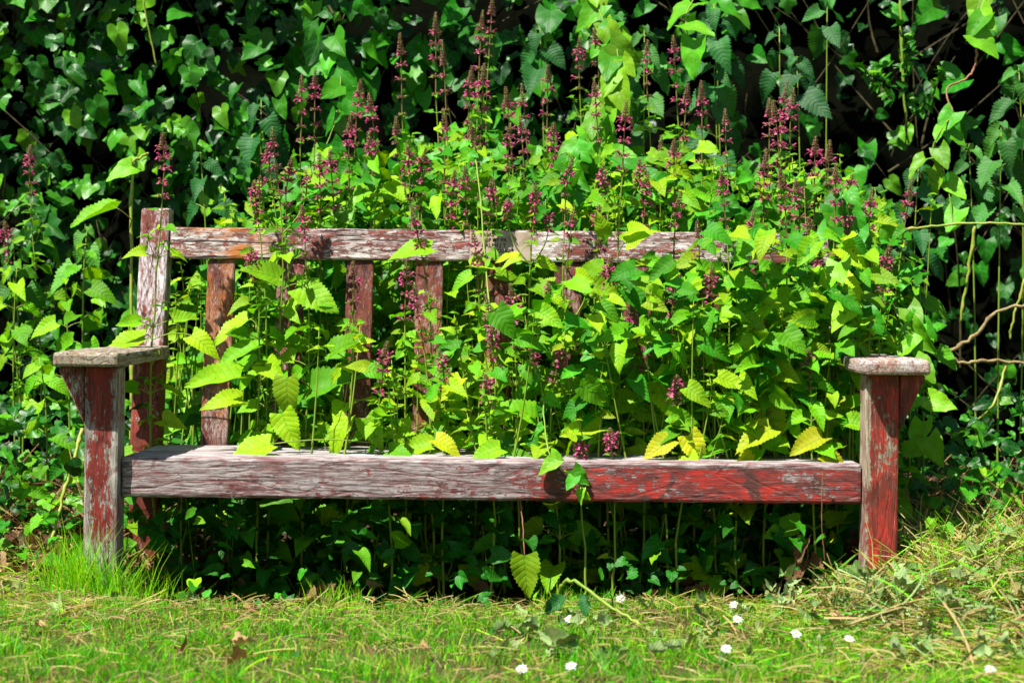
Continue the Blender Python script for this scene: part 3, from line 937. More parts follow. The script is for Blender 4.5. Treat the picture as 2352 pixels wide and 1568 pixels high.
# single big leaves: px, py of the leaf base, pixel length, picture angle of the tip (deg, 0 = right, -90 = down), depth, tint, towards-viewer
HERO = [(330, 775, 105, 185, 0.36, 0.74, 0.4), (552, 868, 128, 182, 0.24, 0.68, 0.55), (590, 800, 100, 200, 0.30, 0.62, 0.5),
        (570, 735, 95, 205, 0.34, 0.72, 0.5), (660, 868, 92, 268, 0.24, 0.74, 0.8), (690, 660, 110, 325, 0.36, 0.66, 0.9), (648, 950, 92, 292, 0.20, 0.72, 0.6),
        (440, 770, 80, 330, 0.36, 0.76, 0.6), (640, 640, 100, 160, 0.34, 0.66, 0.7), (720, 900, 130, 20, 0.30, 0.5, 0.7), (800, 960, 95, 235, 0.2, 0.74, 0.7),
        (880, 975, 90, 200, 0.2, 0.6, 0.8), (840, 960, 80, 300, 0.18, 0.66, 0.8), (1820, 850, 100, 225, 0.22, 0.88, 0.7), (1540, 1010, 82, 215, 0.12, 0.92, 0.8),
        (1580, 1000, 84, 300, 0.12, 0.9, 0.8), (1770, 985, 108, 205, 0.12, 0.86, 0.7), (1890, 1005, 92, 200, 0.11, 0.90, 0.8), (1890, 1045, 70, 345, 0.08, 0.92, 0.6),
        (1700, 1050, 90, 345, 0.10, 0.88, 0.5), (1380, 985, 100, 182, 0.14, 0.80, 0.7), (1930, 930, 75, 15, 0.2, 0.82, 0.6), (1830, 700, 115, 175, 0.28, 0.66, 0.7),
        (1835, 690, 100, 10, 0.28, 0.6, 0.7), (1060, 870, 70, 225, 0.2, 0.86, 0.8), (1000, 1010, 70, 340, 0.14, 0.88, 0.5), (1760, 930, 100, 290, 0.18, 0.8, 0.9),
        (1500, 860, 120, 300, 0.2, 0.72, 0.9), (1400, 900, 90, 170, 0.2, 0.6, 0.8), (1230, 960, 100, 150, 0.2, 0.6, 0.8), (620, 1020, 110, 188, 0.14, 0.7, 0.5),
        (1150, 1030, 80, 200, 0.10, 0.66, 0.7), (1390, 540, 60, 110, 0.3, 0.72, 0.8), (1440, 560, 75, 40, 0.3, 0.76, 0.8), (1190, 590, 55, 180, 0.3, 0.85, 0.5),
        (1080, 612, 60, 10, 0.36, 0.78, 0.5), (990, 570, 95, 175, 0.36, 0.66, 0.5), (1330, 890, 95, 185, 0.2, 0.7, 0.7), (760, 810, 100, 30, 0.28, 0.6, 0.8)]


def hero_frame(h):
    px, py, ln, ang, y, tn, fc = h
    p = P(px, py, y)
    a = math.radians(ang)
    d = np.array([math.cos(a), -0.35, math.sin(a)])
    n = np.array([-0.25, -fc, 0.75])
    return p, d, n, ln * (D + y) / F, tn


hero_of = {}
for h in HERO:
    best, bd = 0, 1e9
    for i, (tx, ty, bx, y, L, lsz, br) in enumerate(WW):
        if abs(y - h[4]) > 0.16 or ty > h[1] - 20: continue
        f = (h[1] - ty) / (1330 - ty)
        dd = abs(tx + (bx - tx) * f - h[0]) + 120 * abs(y - h[4])
        if dd < bd: bd, best = dd, i
    hero_of.setdefault(best, []).append(hero_frame(h))

SL = ['first', 'second', 'third', 'fourth', 'fifth', 'sixth', 'seventh', 'eighth', 'ninth']
RANK = ['tallest', 'second tallest', 'third tallest', 'fourth tallest', 'fifth tallest', 'sixth tallest', 'seventh tallest', 'eighth tallest', 'ninth tallest']


def landmark(px):
    if px < 200: return 'left of the left armrest'
    if px < 440: return 'against the left back post'
    k = int(round((px - 500) / 157.0))
    if k > 8: return 'by the right armrest'
    return 'at the %s slat from left' % SL[max(0, k)]


bins = {}
for i, q in enumerate(WW):
    row = 0 if q[3] < 0.42 else (1 if q[3] < 0.72 else 2)
    bins.setdefault((row, landmark(q[0])), []).append(i)
ROWT = ['woundwort growing through the seat', 'woundwort close behind the backrest', 'woundwort back near the hedge']
labels = {}
for (row, lm), ids in bins.items():
    ids.sort(key=lambda i: WW[i][1])
    for r_, i in enumerate(ids):
        pre = '' if len(ids) == 1 else (RANK[r_] if r_ < len(ids) - 1 or len(ids) > 9 else 'shortest') + ' '
        labels[i] = pre + 'pink-flowered ' + ROWT[row] + ' ' + lm
for i, (tx, ty, bx, y, L, lsz, br) in enumerate(WW):
    b = P(bx, 1330, y)
    b[2] = float(gz(b[0], y)) - 0.01
    woundwort(P(tx, ty, y), b, labels[i], L=L * 0.92, size=1.0, tint=0.63 if y < 0.5 else 0.60, leafsize=lsz, branch=br,
              lean=R.uniform(-0.03, 0.03), heroes=hero_of.get(i, ()))


# ------------------------------------------------------------------ undergrowth: leaf masses nobody could count
def leaf_field(mb, tpls, n, box, size, tint, dens=None, mi=0, face=0.65, sag=(-0.15, 0.75), spread=0.33, zmin=None):
    x0, x1, y0, y1, z0, z1 = box
    T = np.stack([NR.uniform(x0, x1, n), NR.uniform(y0, y1, n), NR.uniform(z0, z1, n)], 1)
    if dens is not None:
        T = T[NR.uniform(0, 1, n) < dens(T)]
    T[:, 2] = np.maximum(T[:, 2], gz(T[:, 0], T[:, 1]) + 0.01)
    k = len(T)
    a = NR.uniform(0, 2 * math.pi, k)
    # leaves lean out towards the light
    a = np.where(NR.uniform(0, 1, k) < 0.55, NR.uniform(math.pi * 1.0, math.pi * 2.0, k), a)
    p = NR.uniform(*sag, k)
    d = np.stack([np.cos(a) * np.cos(p), np.sin(a) * np.cos(p), -np.sin(p)], 1)
    nn = 0.7 * TO_SUN + np.array([0, -face, 0.2]) + NR.normal(0, spread, (k, 3))
    scatter(mb, tpls, T, d, nn, NR.uniform(size[0], size[1], k), NR.uniform(tint[0], tint[1], k), NR.uniform(0, 1, k), mi)
    return T


def pxof(T):
    return VX + T[:, 0] * F / (D + T[:, 1])


def pyof(T):
    return VY - (T[:, 2] - CAMZ) * F / (D + T[:, 1])


# through the seat, in front of the backrest: thick to the right, open at the left where slats and seat show
def d_front(T):
    px, py = pxof(T), pyof(T)
    top = np.interp(px, [560, 700, 900, 1100, 1300, 1500, 1700, 1900, 2050], [900, 820, 800, 720, 640, 580, 490, 480, 620])
    a = np.interp(px, [520, 620, 1000, 1150, 1400, 1650, 1850, 1990], [0.0, 0.04, 0.10, 0.24, 0.36, 0.66, 0.8, 0.6])
    r = a * (py > top) * (px < 2000)
    return r * np.where(py > 990, np.interp(px, [1000, 1120], [0.15, 1]), 1)


ug = MB()
leaf_field(ug, T_WOUND, 1700, (X(540, .2), X(2000, .2), 0.10, 0.40, 0.27, 0.78), (0.034, 0.078), (0.30, 0.80), d_front)
leaf_field(ug, T_BIND, 300, (X(600, .2), X(2000, .2), 0.14, 0.40, 0.27, 0.70), (0.045, 0.08), (0.5, 1.0), d_front, mi=1)
# behind the backrest
def d_back(T):
    px, py = pxof(T), pyof(T)
    top = np.interp(px, [250, 380, 480, 600, 750, 950, 1150, 1400, 1700, 1900, 2060, 2160], [1200, 900, 570, 450, 410, 350, 390, 390, 400, 430, 530, 760])
    keep = py > top - 20 * NR.uniform(-1, 4, len(px))
    a = np.interp(px, [250, 420, 560, 700, 2000, 2140], [0.25, 0.5, 0.75, 1, 1, 0.2])
    return keep * a
leaf_field(ug, T_WOUND, 2700, (X(300, .7), X(2140, .7), 0.56, 1.0, 0.05, 1.0), (0.030, 0.072), (0.26, 0.78), d_back)
leaf_field(ug, T_BIND, 900, (X(300, .7), X(2120, .7), 0.56, 1.1, 0.05, 1.0), (0.045, 0.085), (0.3, 0.9), d_back, mi=1)
# thin stems standing among the leaves
for k in range(520):
    fr = k % 2
    px = R.uniform(600, 1990) if fr else R.uniform(320, 2110)
    by = R.uniform(0.12, 0.38) if fr else R.uniform(0.56, 0.98)
    if fr and R.random() > np.interp(px, [600, 1000, 1300, 1600], [0.12, 0.3, 0.8, 1]): continue
    bx = X(px, by)
    z1 = (R.uniform(0.32, 0.62) if fr else R.uniform(0.5, 0.98)) * float(np.interp(px, [320, 500, 700], [0.6, 0.85, 1]))
    b = np.array([bx, by, 0.17]); t = np.array([bx + R.uniform(-0.07, 0.07), by + R.uniform(-0.05, 0.05), z1])
    ug.tube(bez(b, (b + t) / 2 + NR.uniform(-0.02, 0.02, 3), t, 8), np.linspace(0.003, 0.001, 8), 4, mi=2)
    for m in range(3):
        c = t - np.array([0, 0, 0.022 * m])
        for sg in (0, math.pi):
            a = m * 1.57 + sg + R.uniform(-0.4, 0.4)
            one_leaf(ug, R.choice(T_WYOUNG), c, (math.cos(a), math.sin(a), R.uniform(-0.3, 0.5)), TO_SUN + NR.normal(0, .3, 3), 0.014 + 0.011 * m, R.uniform(0.5, 0.85))
tag(ug.build('undergrowth', [M_WOUND, M_BIND, M_STEM]), 'mass of lime and mid green leaves filling the bench between its seat and backrest', 'undergrowth', kind='stuff')

lowg = MB()
leaf_field(lowg, T_WOUND, 520, (X(330, .2), X(2000, .2), 0.14, 0.6, -0.06, 0.15), (0.035, 0.07), (0.0, 0.45), face=0.25, sag=(-0.1, 0.6), spread=0.25)
leaf_field(lowg, T_BIND, 420, (X(330, .2), X(2000, .2), 0.10, 0.60, -0.07, 0.15), (0.03, 0.06), (0.0, 0.45), face=0.25, sag=(-0.1, 0.8), spread=0.3, mi=1)
leaf_field(lowg, T_NETT, 420, (X(330, .6), X(2000, .6), 0.5, 1.2, -0.06, 0.25), (0.04, 0.08), (0.0, 0.5), mi=2)
for k in range(60):
    bx = R.uniform(X(340, .2), X(2000, .2)); by = R.uniform(0.2, 0.7)
    b = np.array([bx, by, float(gz(bx, by))])
    t = b + np.array([R.uniform(-0.05, 0.05), R.uniform(-0.04, 0.04), R.uniform(0.08, 0.3)])
    lowg.tube(bez(b, (b + t) / 2 + NR.uniform(-0.03, 0.03, 3), t, 6), R.uniform(0.001, 0.002), 4, mi=3)
tag(lowg.build('shade_plants', [M_WOUND, M_BIND, M_NETT, M_STEM]), 'shaded green leaves and thin stems under the bench seat', 'undergrowth', kind='stuff')

# ------------------------------------------------------------------ hedge
hedge = thing('hedge', (0, 1.6, 0.1), 'deep green ivy hedge behind the bench with dark gaps between its glossy leaves', 'hedge')
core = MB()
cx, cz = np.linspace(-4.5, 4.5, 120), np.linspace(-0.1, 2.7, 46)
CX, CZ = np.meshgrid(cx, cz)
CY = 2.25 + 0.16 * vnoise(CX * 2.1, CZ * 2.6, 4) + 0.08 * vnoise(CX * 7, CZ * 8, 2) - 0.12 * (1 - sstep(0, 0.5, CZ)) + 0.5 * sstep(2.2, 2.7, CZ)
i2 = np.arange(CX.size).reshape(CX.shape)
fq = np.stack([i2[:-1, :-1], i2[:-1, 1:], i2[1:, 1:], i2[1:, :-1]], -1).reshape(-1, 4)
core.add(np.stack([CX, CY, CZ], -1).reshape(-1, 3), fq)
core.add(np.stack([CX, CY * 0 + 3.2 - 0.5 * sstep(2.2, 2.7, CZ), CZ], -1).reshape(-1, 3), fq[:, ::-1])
core.build('inner_shade_backing', M_CORE, hedge)  # lumpy backing sheet, its shade put into the colour


def hedge_y(x, z):
    return 1.50 + 0.15 * vnoise(x * 2.3, z * 2.9, 0.5) + 0.07 * vnoise(x * 6.1, z * 6.7, 3.0) + 0.28 * sstep(0.45, 0.9, x) * sstep(0.35, 0.6, z)


def hedge_leaves(mb, tpls, n, size, tint, dens, depth=0.3, mi=0, xr=(-3.2, 3.2), zr=(0.05, 2.3), face=0.9):
    x = NR.uniform(*xr, n); z = NR.uniform(*zr, n)
    q = NR.uniform(0, 1, n) ** 1.3
    y = hedge_y(x, z) + depth * q - 0.02
    T = np.stack([x, y, z], 1)
    s = NR.uniform(0, 1, n) < dens(T)
    T = T[s]; k = len(T)
    # nearly hanging leaves, turned outward
    a = NR.normal(-math.pi / 2, 1.1, k); p = NR.uniform(0.2, 1.35, k)
    d = np.stack([np.cos(a) * np.cos(p), np.sin(a) * np.cos(p), -np.sin(p)], 1)
    nn = 0.45 * TO_SUN + np.array([0, -face, 0.2]) + NR.normal(0, 0.45, (k, 3))
    scatter(mb, tpls, T, d, nn, NR.uniform(size[0], size[1], k), NR.uniform(tint[0], tint[1], k), NR.uniform(0, 1, k), mi)


def holes(T, thr, seed=5.0):
    return sstep(thr - 0.25, thr + 0.2, vnoise(T[:, 0] * 4.6, T[:, 2] * 5.2, seed) * 0.6 + vnoise(T[:, 0] * 11, T[:, 2] * 12, seed + 2) * 0.5)


def d_ivy(T):
    px, py = pxof(T), pyof(T)
    a = np.interp(px, [-1500, 0, 500, 700, 1000, 1600, 2400, 3500], [0.8, 1, 1, 0.75, 0.35, 0.06, 0.10, 0.8])
    a = a * np.interp(py, [560, 800, 1000], [1, 0.6, 0.4]) 
    return a * (0.05 + 0.95 * holes(T, -0.12))


ivy = MB()
hedge_leaves(ivy, T_IVY, 12500, (0.032, 0.088), (0.1, 1.0), d_ivy)
hedge_leaves(ivy, T_IVY, 3500, (0.03, 0.07), (0.0, 0.25), lambda T: np.interp(pxof(T), [1300, 1700, 2200, 2400], [0.8, 0.38, 0.38, 0.6]), depth=0.5)  # deep leaves tinted darker to paint the shade inside the hedge
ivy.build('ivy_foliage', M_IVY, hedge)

bw = MB()


def d_bind(T):
    px, py = pxof(T), pyof(T)
    a = np.interp(px, [-1500, 0, 450, 620, 900, 1300, 1500, 1700, 2100, 2250, 2500], [0.15, 0.2, 0.25, 0.7, 1.0, 0.9, 0.45, 0.12, 0.08, 0.22, 0.3])
    return a * (0.1 + 0.9 * holes(T, -0.2, 8.0)) * np.interp(py, [700, 1000], [1, 0.3])


hedge_leaves(bw, T_BIND, 3600, (0.055, 0.11), (0.1, 0.75), d_bind, depth=0.28)
hedge_leaves(bw, T_HEART, 1400, (0.04, 0.08), (0.1, 0.7), d_bind, depth=0.25)
tag(bw.build('bindweed_leaves', M_BIND), 'large heart-shaped bindweed leaves scrambling over the hedge behind the pink spikes', 'bindweed', kind='stuff')

# old stems inside the hedge
tw = MB()
for k in range(230):
    x = R.uniform(-2.4, 2.4); z = R.uniform(0.0, 1.5); y = float(hedge_y(x, z)) + R.uniform(0.05, 0.35)
    a = R.uniform(0.5, 2.6); L = R.uniform(0.2, 0.7)
    p0 = np.array([x, y, z]); p2 = p0 + np.array([math.cos(a) * L, R.uniform(-0.1, 0.1), math.sin(a) * L])
    tw.tube(bez(p0, (p0 + p2) / 2 + NR.uniform(-0.07, 0.07, 3), p2, 8), np.linspace(R.uniform(0.002, 0.005), 0.001, 8), 4)
tw.build('twigs', M_DTWIG, hedge)


# ------------------------------------------------------------------ nettles and other single plants in the hedge
def nettle(tip, base, label, leaf=0.08, tint=0.5, mat=None, pairs=5, gap=0.06, droop=(0.5, 1.1), name='nettle', cat='nettle', group='nettles in and around the hedge', tp=None, wild=0.0):
    tip = np.array(tip, float); base = np.array(base, float)
    pts = bez(base, base * 0.4 + tip * 0.6 + np.array([R.uniform(-.04, .04), 0, 0]), tip, 12)
    root = thing(name, base, label, cat, group)
    st, lf = MB(), MB()
    st.tube(pts, np.linspace(0.0035, 0.0015, 12), 5)
    s, a0 = 0.004, R.uniform(0, 3)
    tot = np.sum(np.linalg.norm(np.diff(pts, axis=0), axis=1))
    k = 0
    while s < tot - 0.05 and k < pairs:
        c, ax, _ = path_at(pts, s)
        leaf_pair(lf, st, c, a0 + k * 1.57, leaf * min(1, 0.35 + 0.22 * k), 0.008 + 0.008 * min(k, 4), tint, tp or T_NETT, droop, face=0.8)
        s += gap * min(1, 0.35 + 0.25 * k); k += 1
    st.build('stem', M_STEM, root)
    lf.build('foliage', mat or M_NETT, root)
    return root


def gbase(px, y):
    x = X(px, y)
    return np.array([x, y, float(gz(x, y)) - 0.01])


NT_L = [(600, 225, 560, 1.25, 'slim nettle with a pale tufted top left of the pink spikes'), (460, 350, 470, 0.85, 'upright pale nettle just right of the left back post'),
        (1640, 10, 1660, 1.35, 'tall nettle at the top edge between the pink spikes and the dark hollow'), (1790, 60, 1810, 1.30, 'nettle with a round toothed leaf above the four clustered pink spikes'),
        (1900, -20, 1890, 1.35, 'tall nettle with drooping blue-green leaves at the top of the dark hollow'), (1830, 130, 1850, 1.22, 'grey-green nettle hanging over the dark hollow, right of the clustered spikes'),
        (1480, 60, 1470, 1.30, 'nettle at the top between the bindweed column and the tall spikes'), (1240, 60, 1230, 1.35, 'dim nettle in the dark gap above the middle of the backrest'),
        (2300, 280, 2290, 1.05, 'large-leaved nettle at the right edge above the arching lime cane'), (2225, 330, 2240, 1.15, 'nettle with two broad hanging leaves near the right edge'),
        (2110, 380, 2120, 1.05, 'nettle behind the lone pink spike on the right'), (2010, 430, 2000, 1.0, 'blue-green nettle right of the short spike at the thicket edge'),
        (1640, 150, 1640, 1.2, 'shaded nettle left of the dark hollow'), (1420, 330, 1430, 0.9, 'dull green nettle among the bindweed column'),
        (2070, 560, 2080, 0.95, 'low nettle right of the thicket above the right armrest'), (200, 520, 215, 0.95, 'young nettle left of the left back post'),
        (30, 560, 40, 1.1, 'green nettle at the left picture edge'), (2340, 150, 2335, 1.3, 'nettle at the top right corner')]
for (tx, ty, bx, y, lab) in NT_L:
    nettle(P(tx, ty, y), gbase(bx, y), lab, leaf=R.uniform(0.08, 0.105), tint=R.uniform(0.25, 0.8), pairs=R.randint(4, 6), gap=R.uniform(0.06, 0.085))

# leafy woundwort shoots without flowers at the left
for (tx, ty, bx, y, lab) in [(196, 560, 215, 0.85, 'leafy shoot without flowers standing left of the left back post'),
                             (150, 640, 160, 0.9, 'smaller leafy shoot behind the left armrest'), (40, 600, 45, 1.0, 'leafy shoot beside the left picture edge'),
                             (90, 820, 95, 0.7, 'low leafy shoot left of the left armrest'), (2110, 640, 2115, 0.75, 'leafy shoot beyond the right armrest'),
                             (2140, 1190, 2180, -0.02, 'single lime leaf shoot right of the right front leg')]:
    nettle(P(tx, ty, y), gbase(bx, y), lab, leaf=0.075, tint=0.6, mat=M_WOUND, pairs=6, gap=0.07, droop=(0.1, 0.9), name='leafy_shoot', cat='plant',
           group='leafy shoots around the bench', tp=T_WOUND)


# bindweed vines: chains of big smooth leaves
def vine(ptsl, label, n, size, tint, name='bindweed_vine', mat=None, stem=None, r=0.0018, tp=None, jit=0.02):
    p = np.array([P(*q) for q in ptsl])
    # resample through the points
    out = []
    for i in range(len(p) - 1):
        a, b = p[i], p[i + 1]
        pa = p[i - 1] if i else a; pb = p[i + 2] if i + 2 < len(p) else b
        for t in np.linspace(0, 1, 8, endpoint=False):
            out.append(0.5 * ((2 * a) + (-pa + b) * t + (2 * pa - 5 * a + 4 * b - pb) * t * t + (-pa + 3 * a - 3 * b + pb) * t ** 3))
    out.append(p[-1]); out = np.array(out)
    root = thing(name, out[0], label, 'vine' if 'vine' in name else 'stem', None)
    st = MB(); k_ = np.arange(len(out))
    rr_ = np.linspace(r * 1.15, r * 0.8, len(out)) * (1 + 0.10 * np.sin(k_ * 1.9) + NR.uniform(-0.07, 0.07, len(out)) + 0.35 * (k_ % 9 == 4))
    out = out + NR.normal(0, r * 0.35, out.shape)
    st.tube(out, rr_, 7)
    st.build('stem', stem or M_STEM, root)
    if n:
        lf = MB()
        for k in range(n):
            c = out[int((k + 0.5) / n * (len(out) - 1))] + NR.uniform(-jit, jit, 3)
            sd = 1 if k % 2 else -1
            d = np.array([sd * R.uniform(0.1, 0.9), R.uniform(-0.7, 0.0), -R.uniform(0.3, 1.0)])
            nn = np.array([-0.3, -0.8, 0.6]) + NR.normal(0, 0.25, 3)
            one_leaf(lf, R.choice(tp or T_BIND), c, d, nn, R.uniform(*size), R.uniform(*tint))
        lf.build('foliage', mat or M_BIND, root)
    return root


vine([(1360, -20, 1.2), (1390, 60, 1.1), (1420, 130, 1.0), (1400, 220, 0.95), (1340, 300, 0.9), (1310, 400, 0.85), (1290, 470, 0.8)],
     'column of big smooth lime bindweed leaves climbing above the middle of the backrest', 26, (0.06, 0.10), (0.7, 1.0))
vine([(750, 60, 1.2), (780, 150, 1.15), (775, 260, 1.1), (740, 360, 1.05)], 'bindweed vine behind the leftmost tall pink spikes', 9, (0.06, 0.10), (0.45, 0.8))
vine([(1600, -10, 1.15), (1575, 40, 1.1), (1590, 120, 1.1)], 'single large pale bindweed leaf cluster at the top right of centre', 3, (0.09, 0.12), (0.7, 0.9))
vine([(2270, -20, 1.15), (2250, 30, 1.1), (2240, 100, 1.08)], 'folded lime bindweed leaves at the top of the red-brown vine', 4, (0.08, 0.11), (0.7, 0.95), jit=0.015)
vine([(2243, 100, 1.08), (2240, 150, 1.08), (2220, 180, 1.08), (2175, 205, 1.08), (2190, 260, 1.05)], 'bare red-brown vine curving down on the right', 0, (0, 0), (0, 0), stem=M_REDV, r=0.003)
vine([(2190, 265, 1.05), (2160, 300, 1.0), (2140, 360, 1.0), (2170, 400, 1.0), (2190, 520, 0.95)], 'lime bindweed leaves hanging from the red-brown vine', 9, (0.05, 0.09), (0.6, 1.0))
vine([(1080, 330, 0.6), (1100, 420, 0.5), (1140, 800, 0.22), (1235, 860, 0.2), (1260, 1035, 0.05), (1320, 1100, 0.0), (1350, 1140, 0.01)],
     'bindweed vine trailing over the middle of the front rail', 17, (0.028, 0.055), (0.55, 0.9), jit=0.012)
vine([(1340, 330, 0.8), (1300, 420, 0.7), (1290, 560, 0.6)], 'bindweed leaves tumbling over the top rail right of the plaque', 10, (0.06, 0.09), (0.5, 0.8))
vine([(2030, 640, 0.6), (2060, 720, 0.5), (2080, 770, 0.45), (2060, 800, 0.4)], 'heap of big pale bindweed leaves above the right armrest', 15, (0.06, 0.10), (0.65, 0.9), jit=0.035)
vine([(1930, 470, 0.46), (1945, 520, 0.44), (1930, 620, 0.42), (1975, 700, 0.40)], 'large bindweed leaves at the right end of the backrest', 20, (0.06, 0.09), (0.4, 0.75), jit=0.03)
vine([(2130, 900, 0.3), (2140, 940, 0.3), (2120, 1000, 0.25)], 'dangling bindweed leaves right of the right armrest bracket', 4, (0.06, 0.08), (0.6, 0.9))

# canes and branches on the right
vine([(2060, 530, 0.9), (2140, 520, 0.9), (2240, 512, 0.85), (2370, 516, 0.8)], 'bright lime cane running level towards the right edge', 0, (0, 0), (0, 0), name='cane', stem=M_LIMES, r=0.0032)
vine([(2240, 520, 0.95), (2225, 620, 0.95), (2205, 740, 0.95)], 'thick broken green cane hanging upright on the right', 0, (0, 0), (0, 0), name='broken_cane', stem=M_LIMES, r=0.0042)
vine([(2110, 795, 0.9), (2170, 812, 0.9), (2210, 832, 0.9), (2280, 828, 0.9), (2370, 838, 0.9)], 'bare branch crossing level behind the right armrest', 0, (0, 0), (0, 0), name='branch', stem=M_TWIG, r=0.0048)
vine([(2175, 810, 0.9), (2240, 770, 0.9), (2290, 715, 0.9), (2370, 700, 0.9)], 'forked branch rising right from the level branch', 0, (0, 0), (0, 0), name='branch', stem=M_TWIG, r=0.0048)
vine([(2310, 840, 0.9), (2280, 930, 0.85), (2215, 985, 0.8)], 'thin cane slanting down below the level branch', 0, (0, 0), (0, 0), name='cane', stem=M_LIMES, r=0.0032)
vine([(2355, 640, 1.0), (2330, 720, 1.0), (2320, 780, 1.0)], 'short green cane at the right edge', 0, (0, 0), (0, 0), name='cane', stem=M_LIMES, r=0.0035)
vine([(300, 1010, 0.7), (303, 640, 0.75), (304, 395, 0.78), (320, 365, 0.8), (340, 350, 0.8)], 'tall bent green stem just left of the left back post', 1, (0.07, 0.08), (0.8, 0.9), name='stem_with_leaf', stem=M_LIMES, r=0.0042)
vine([(190, 985, 0.35), (170, 1050, 0.3), (140, 1160, 0.25), (112, 1262, 0.2)], 'yellow cut stem slanting down left of the left front leg', 0, (0, 0), (0, 0), name='cut_stem', stem=M_LIMES, r=0.0042)
vine([(325, -20, 1.4), (340, 60, 1.4), (360, 150, 1.4)], 'thin pale stem hanging in the ivy at the upper left', 0, (0, 0), (0, 0), name='climber', stem=M_LIMES, r=0.0025)
vine([(2068, 0, 1.4), (2075, 200, 1.4), (2085, 330, 1.4)], 'straight dull green stem in the dark hollow', 0, (0, 0), (0, 0), name='climber', stem=M_STEM, r=0.004)
vine([(1285, 1400, -0.35), (1290, 1345, -0.38), (1320, 1335, -0.4), (1400, 1390, -0.45), (1480, 1440, -0.5), (1545, 1480, -0.55)],
     'arched pale green cut stem lying on the lawn before the bench', 3, (0.04, 0.06), (0.3, 0.6), name='cut_stem', stem=M_STEM, r=0.0035, mat=M_NETT, tp=T_CURL)
vine([(1430, 1515, -0.6), (1530, 1480, -0.58), (1640, 1440, -0.5), (1700, 1425, -0.5)], 'flattened green stalk among the clippings below the right end', 0, (0, 0), (0, 0), name='cut_stem', stem=M_STEM, r=0.003)
vine([(2250, 1500, -0.62), (2300, 1478, -0.62), (2370, 1450, -0.62)], 'pale straw stick at the lower right corner', 0, (0, 0), (0, 0), name='stick', stem=M_TWIG, r=0.0045)
vine([(2120, 1440, -0.4), (2200, 1390, -0.3), (2290, 1330, -0.2)], 'green cut stalk lying on the clippings heap', 0, (0, 0), (0, 0), name='cut_stem', stem=M_STEM, r=0.005)
vine([(560, 1390, -0.3), (600, 1410, -0.35), (655, 1435, -0.38)], 'short red-brown twig on the lawn left of the middle', 0, (0, 0), (0, 0), name='twig', stem=M_REDV, r=0.003)
vine([(1890, 1080, 0.0), (1888, 1200, 0.02), (1895, 1290, 0.04)], 'thin dry stalk hanging below the right end of the front rail', 0, (0, 0), (0, 0), name='dry_stalk', stem=M_REDV, r=0.0012)
vine([(1850, 1240, 0.1), (1855, 1280, 0.1), (1840, 1320, 0.08)], 'curled brown dead leaf strip under the right end of the seat', 3, (0.05, 0.07), (0.2, 0.45), name='dead_leaf_stem', stem=M_REDV, r=0.0015, mat=M_DRY, tp=T_CURL, jit=0.006)
vine([(1195, 1140, 0.05), (1200, 1200, 0.03), (1205, 1275, 0.0)], 'vine stem with one broad yellow-green leaf hanging below the front rail', 0, (0, 0), (0, 0), name='hanging_leaf_stem', stem=M_REDV, r=0.0014)
_r = [o for o in COL.objects if o.get('label', '').startswith('vine stem with one broad')][0]
_l = MB()
one_leaf(_l, T_WOUND[2], P(1205, 1275, 0.0), (0.0, -0.2, -1), (0.1, -1, 0.3), 0.092, 0.72, 0, 1.15)
_l.build('leaf', M_WOUND, _r)

# glossy shrub sprig, upper right
sh = thing('glossy_shrub', P(2080, 330, 1.35), 'glossy dark evergreen shrub sprigs shining in the dark hollow at the upper right', 'shrub')
st, lf = MB(), MB()
for (a, b) in [((2080, 330), (2070, 60)), ((2070, 210), (1960, 150)), ((2060, 170), (2100, 95)), ((2080, 300), (2170, 170)), ((1980, 160), (2050, 230))]:
    p0, p1 = P(*a, 1.4), P(*b, 1.25)
    ps = bez(p0, (p0 + p1) / 2 + NR.uniform(-.03, .03, 3), p1, 10)
    st.tube(ps, 0.002, 5)
    for k in range(3, 10):
        for m in range(3):
            a_ = R.uniform(0, 6.28)
            one_leaf(lf, R.choice(T_GLOSS), ps[k], (math.cos(a_), R.uniform(-0.8, 0.2), math.sin(a_) * 0.8), TO_SUN + NR.normal(0, .4, 3), R.uniform(0.025, 0.042), R.uniform(0.3, 1.0))
st.build('stem', M_DTWIG, sh); lf.build('foliage', M_IVY, sh)


# ------------------------------------------------------------------ lawn, clippings, litter
def blades(mb, x, y, h, wd, lean, tint, z0=None, curl=0.5):
    k = len(x)
    z = gz(x, y) if z0 is None else z0
    a = NR.uniform(0, 2 * math.pi, k)
    b = NR.uniform(0, 2 * math.pi, k)
    rows = 4
    V = np.zeros((k, rows, 2, 3)); A = np.zeros((k, rows, 2, 4))
    ln = lean
    for r_ in range(rows):
        t = r_ / (rows - 1)
        cx = x + np.cos(a) * h * ln * t ** 1.7
        cy = y + np.sin(a) * h * ln * t ** 1.7
        cz = z + h * (t - 0.35 * ln * t * t * curl)
        ww = wd * (1 - t) ** 0.7 * 0.5 + 0.00005
        for s, sg in enumerate((-1, 1)):
            V[:, r_, s, 0] = cx + sg * np.cos(b) * ww
            V[:, r_, s, 1] = cy + sg * np.sin(b) * ww
            V[:, r_, s, 2] = cz
            A[:, r_, s, 0] = s; A[:, r_, s, 1] = t
    A[..., 2] = tint[:, None, None]; A[..., 3] = NR.uniform(0, 1, k)[:, None, None]
    q = np.array([[0, 1, 3, 2], [2, 3, 5, 4], [4, 5, 7, 6]])
    Q = (q[None] + (np.arange(k) * 8)[:, None, None]).reshape(-1, 4)
    mb.add(V.reshape(-1, 3), Q, A.reshape(-1, 4))


def lawn_pts(n, x0, x1, y0, y1, dens):
    x = NR.uniform(x0, x1, n); y = NR.uniform(y0, y1, n)
    s = NR.uniform(0, 1, n) < dens(x, y)
    return x[s], y[s]


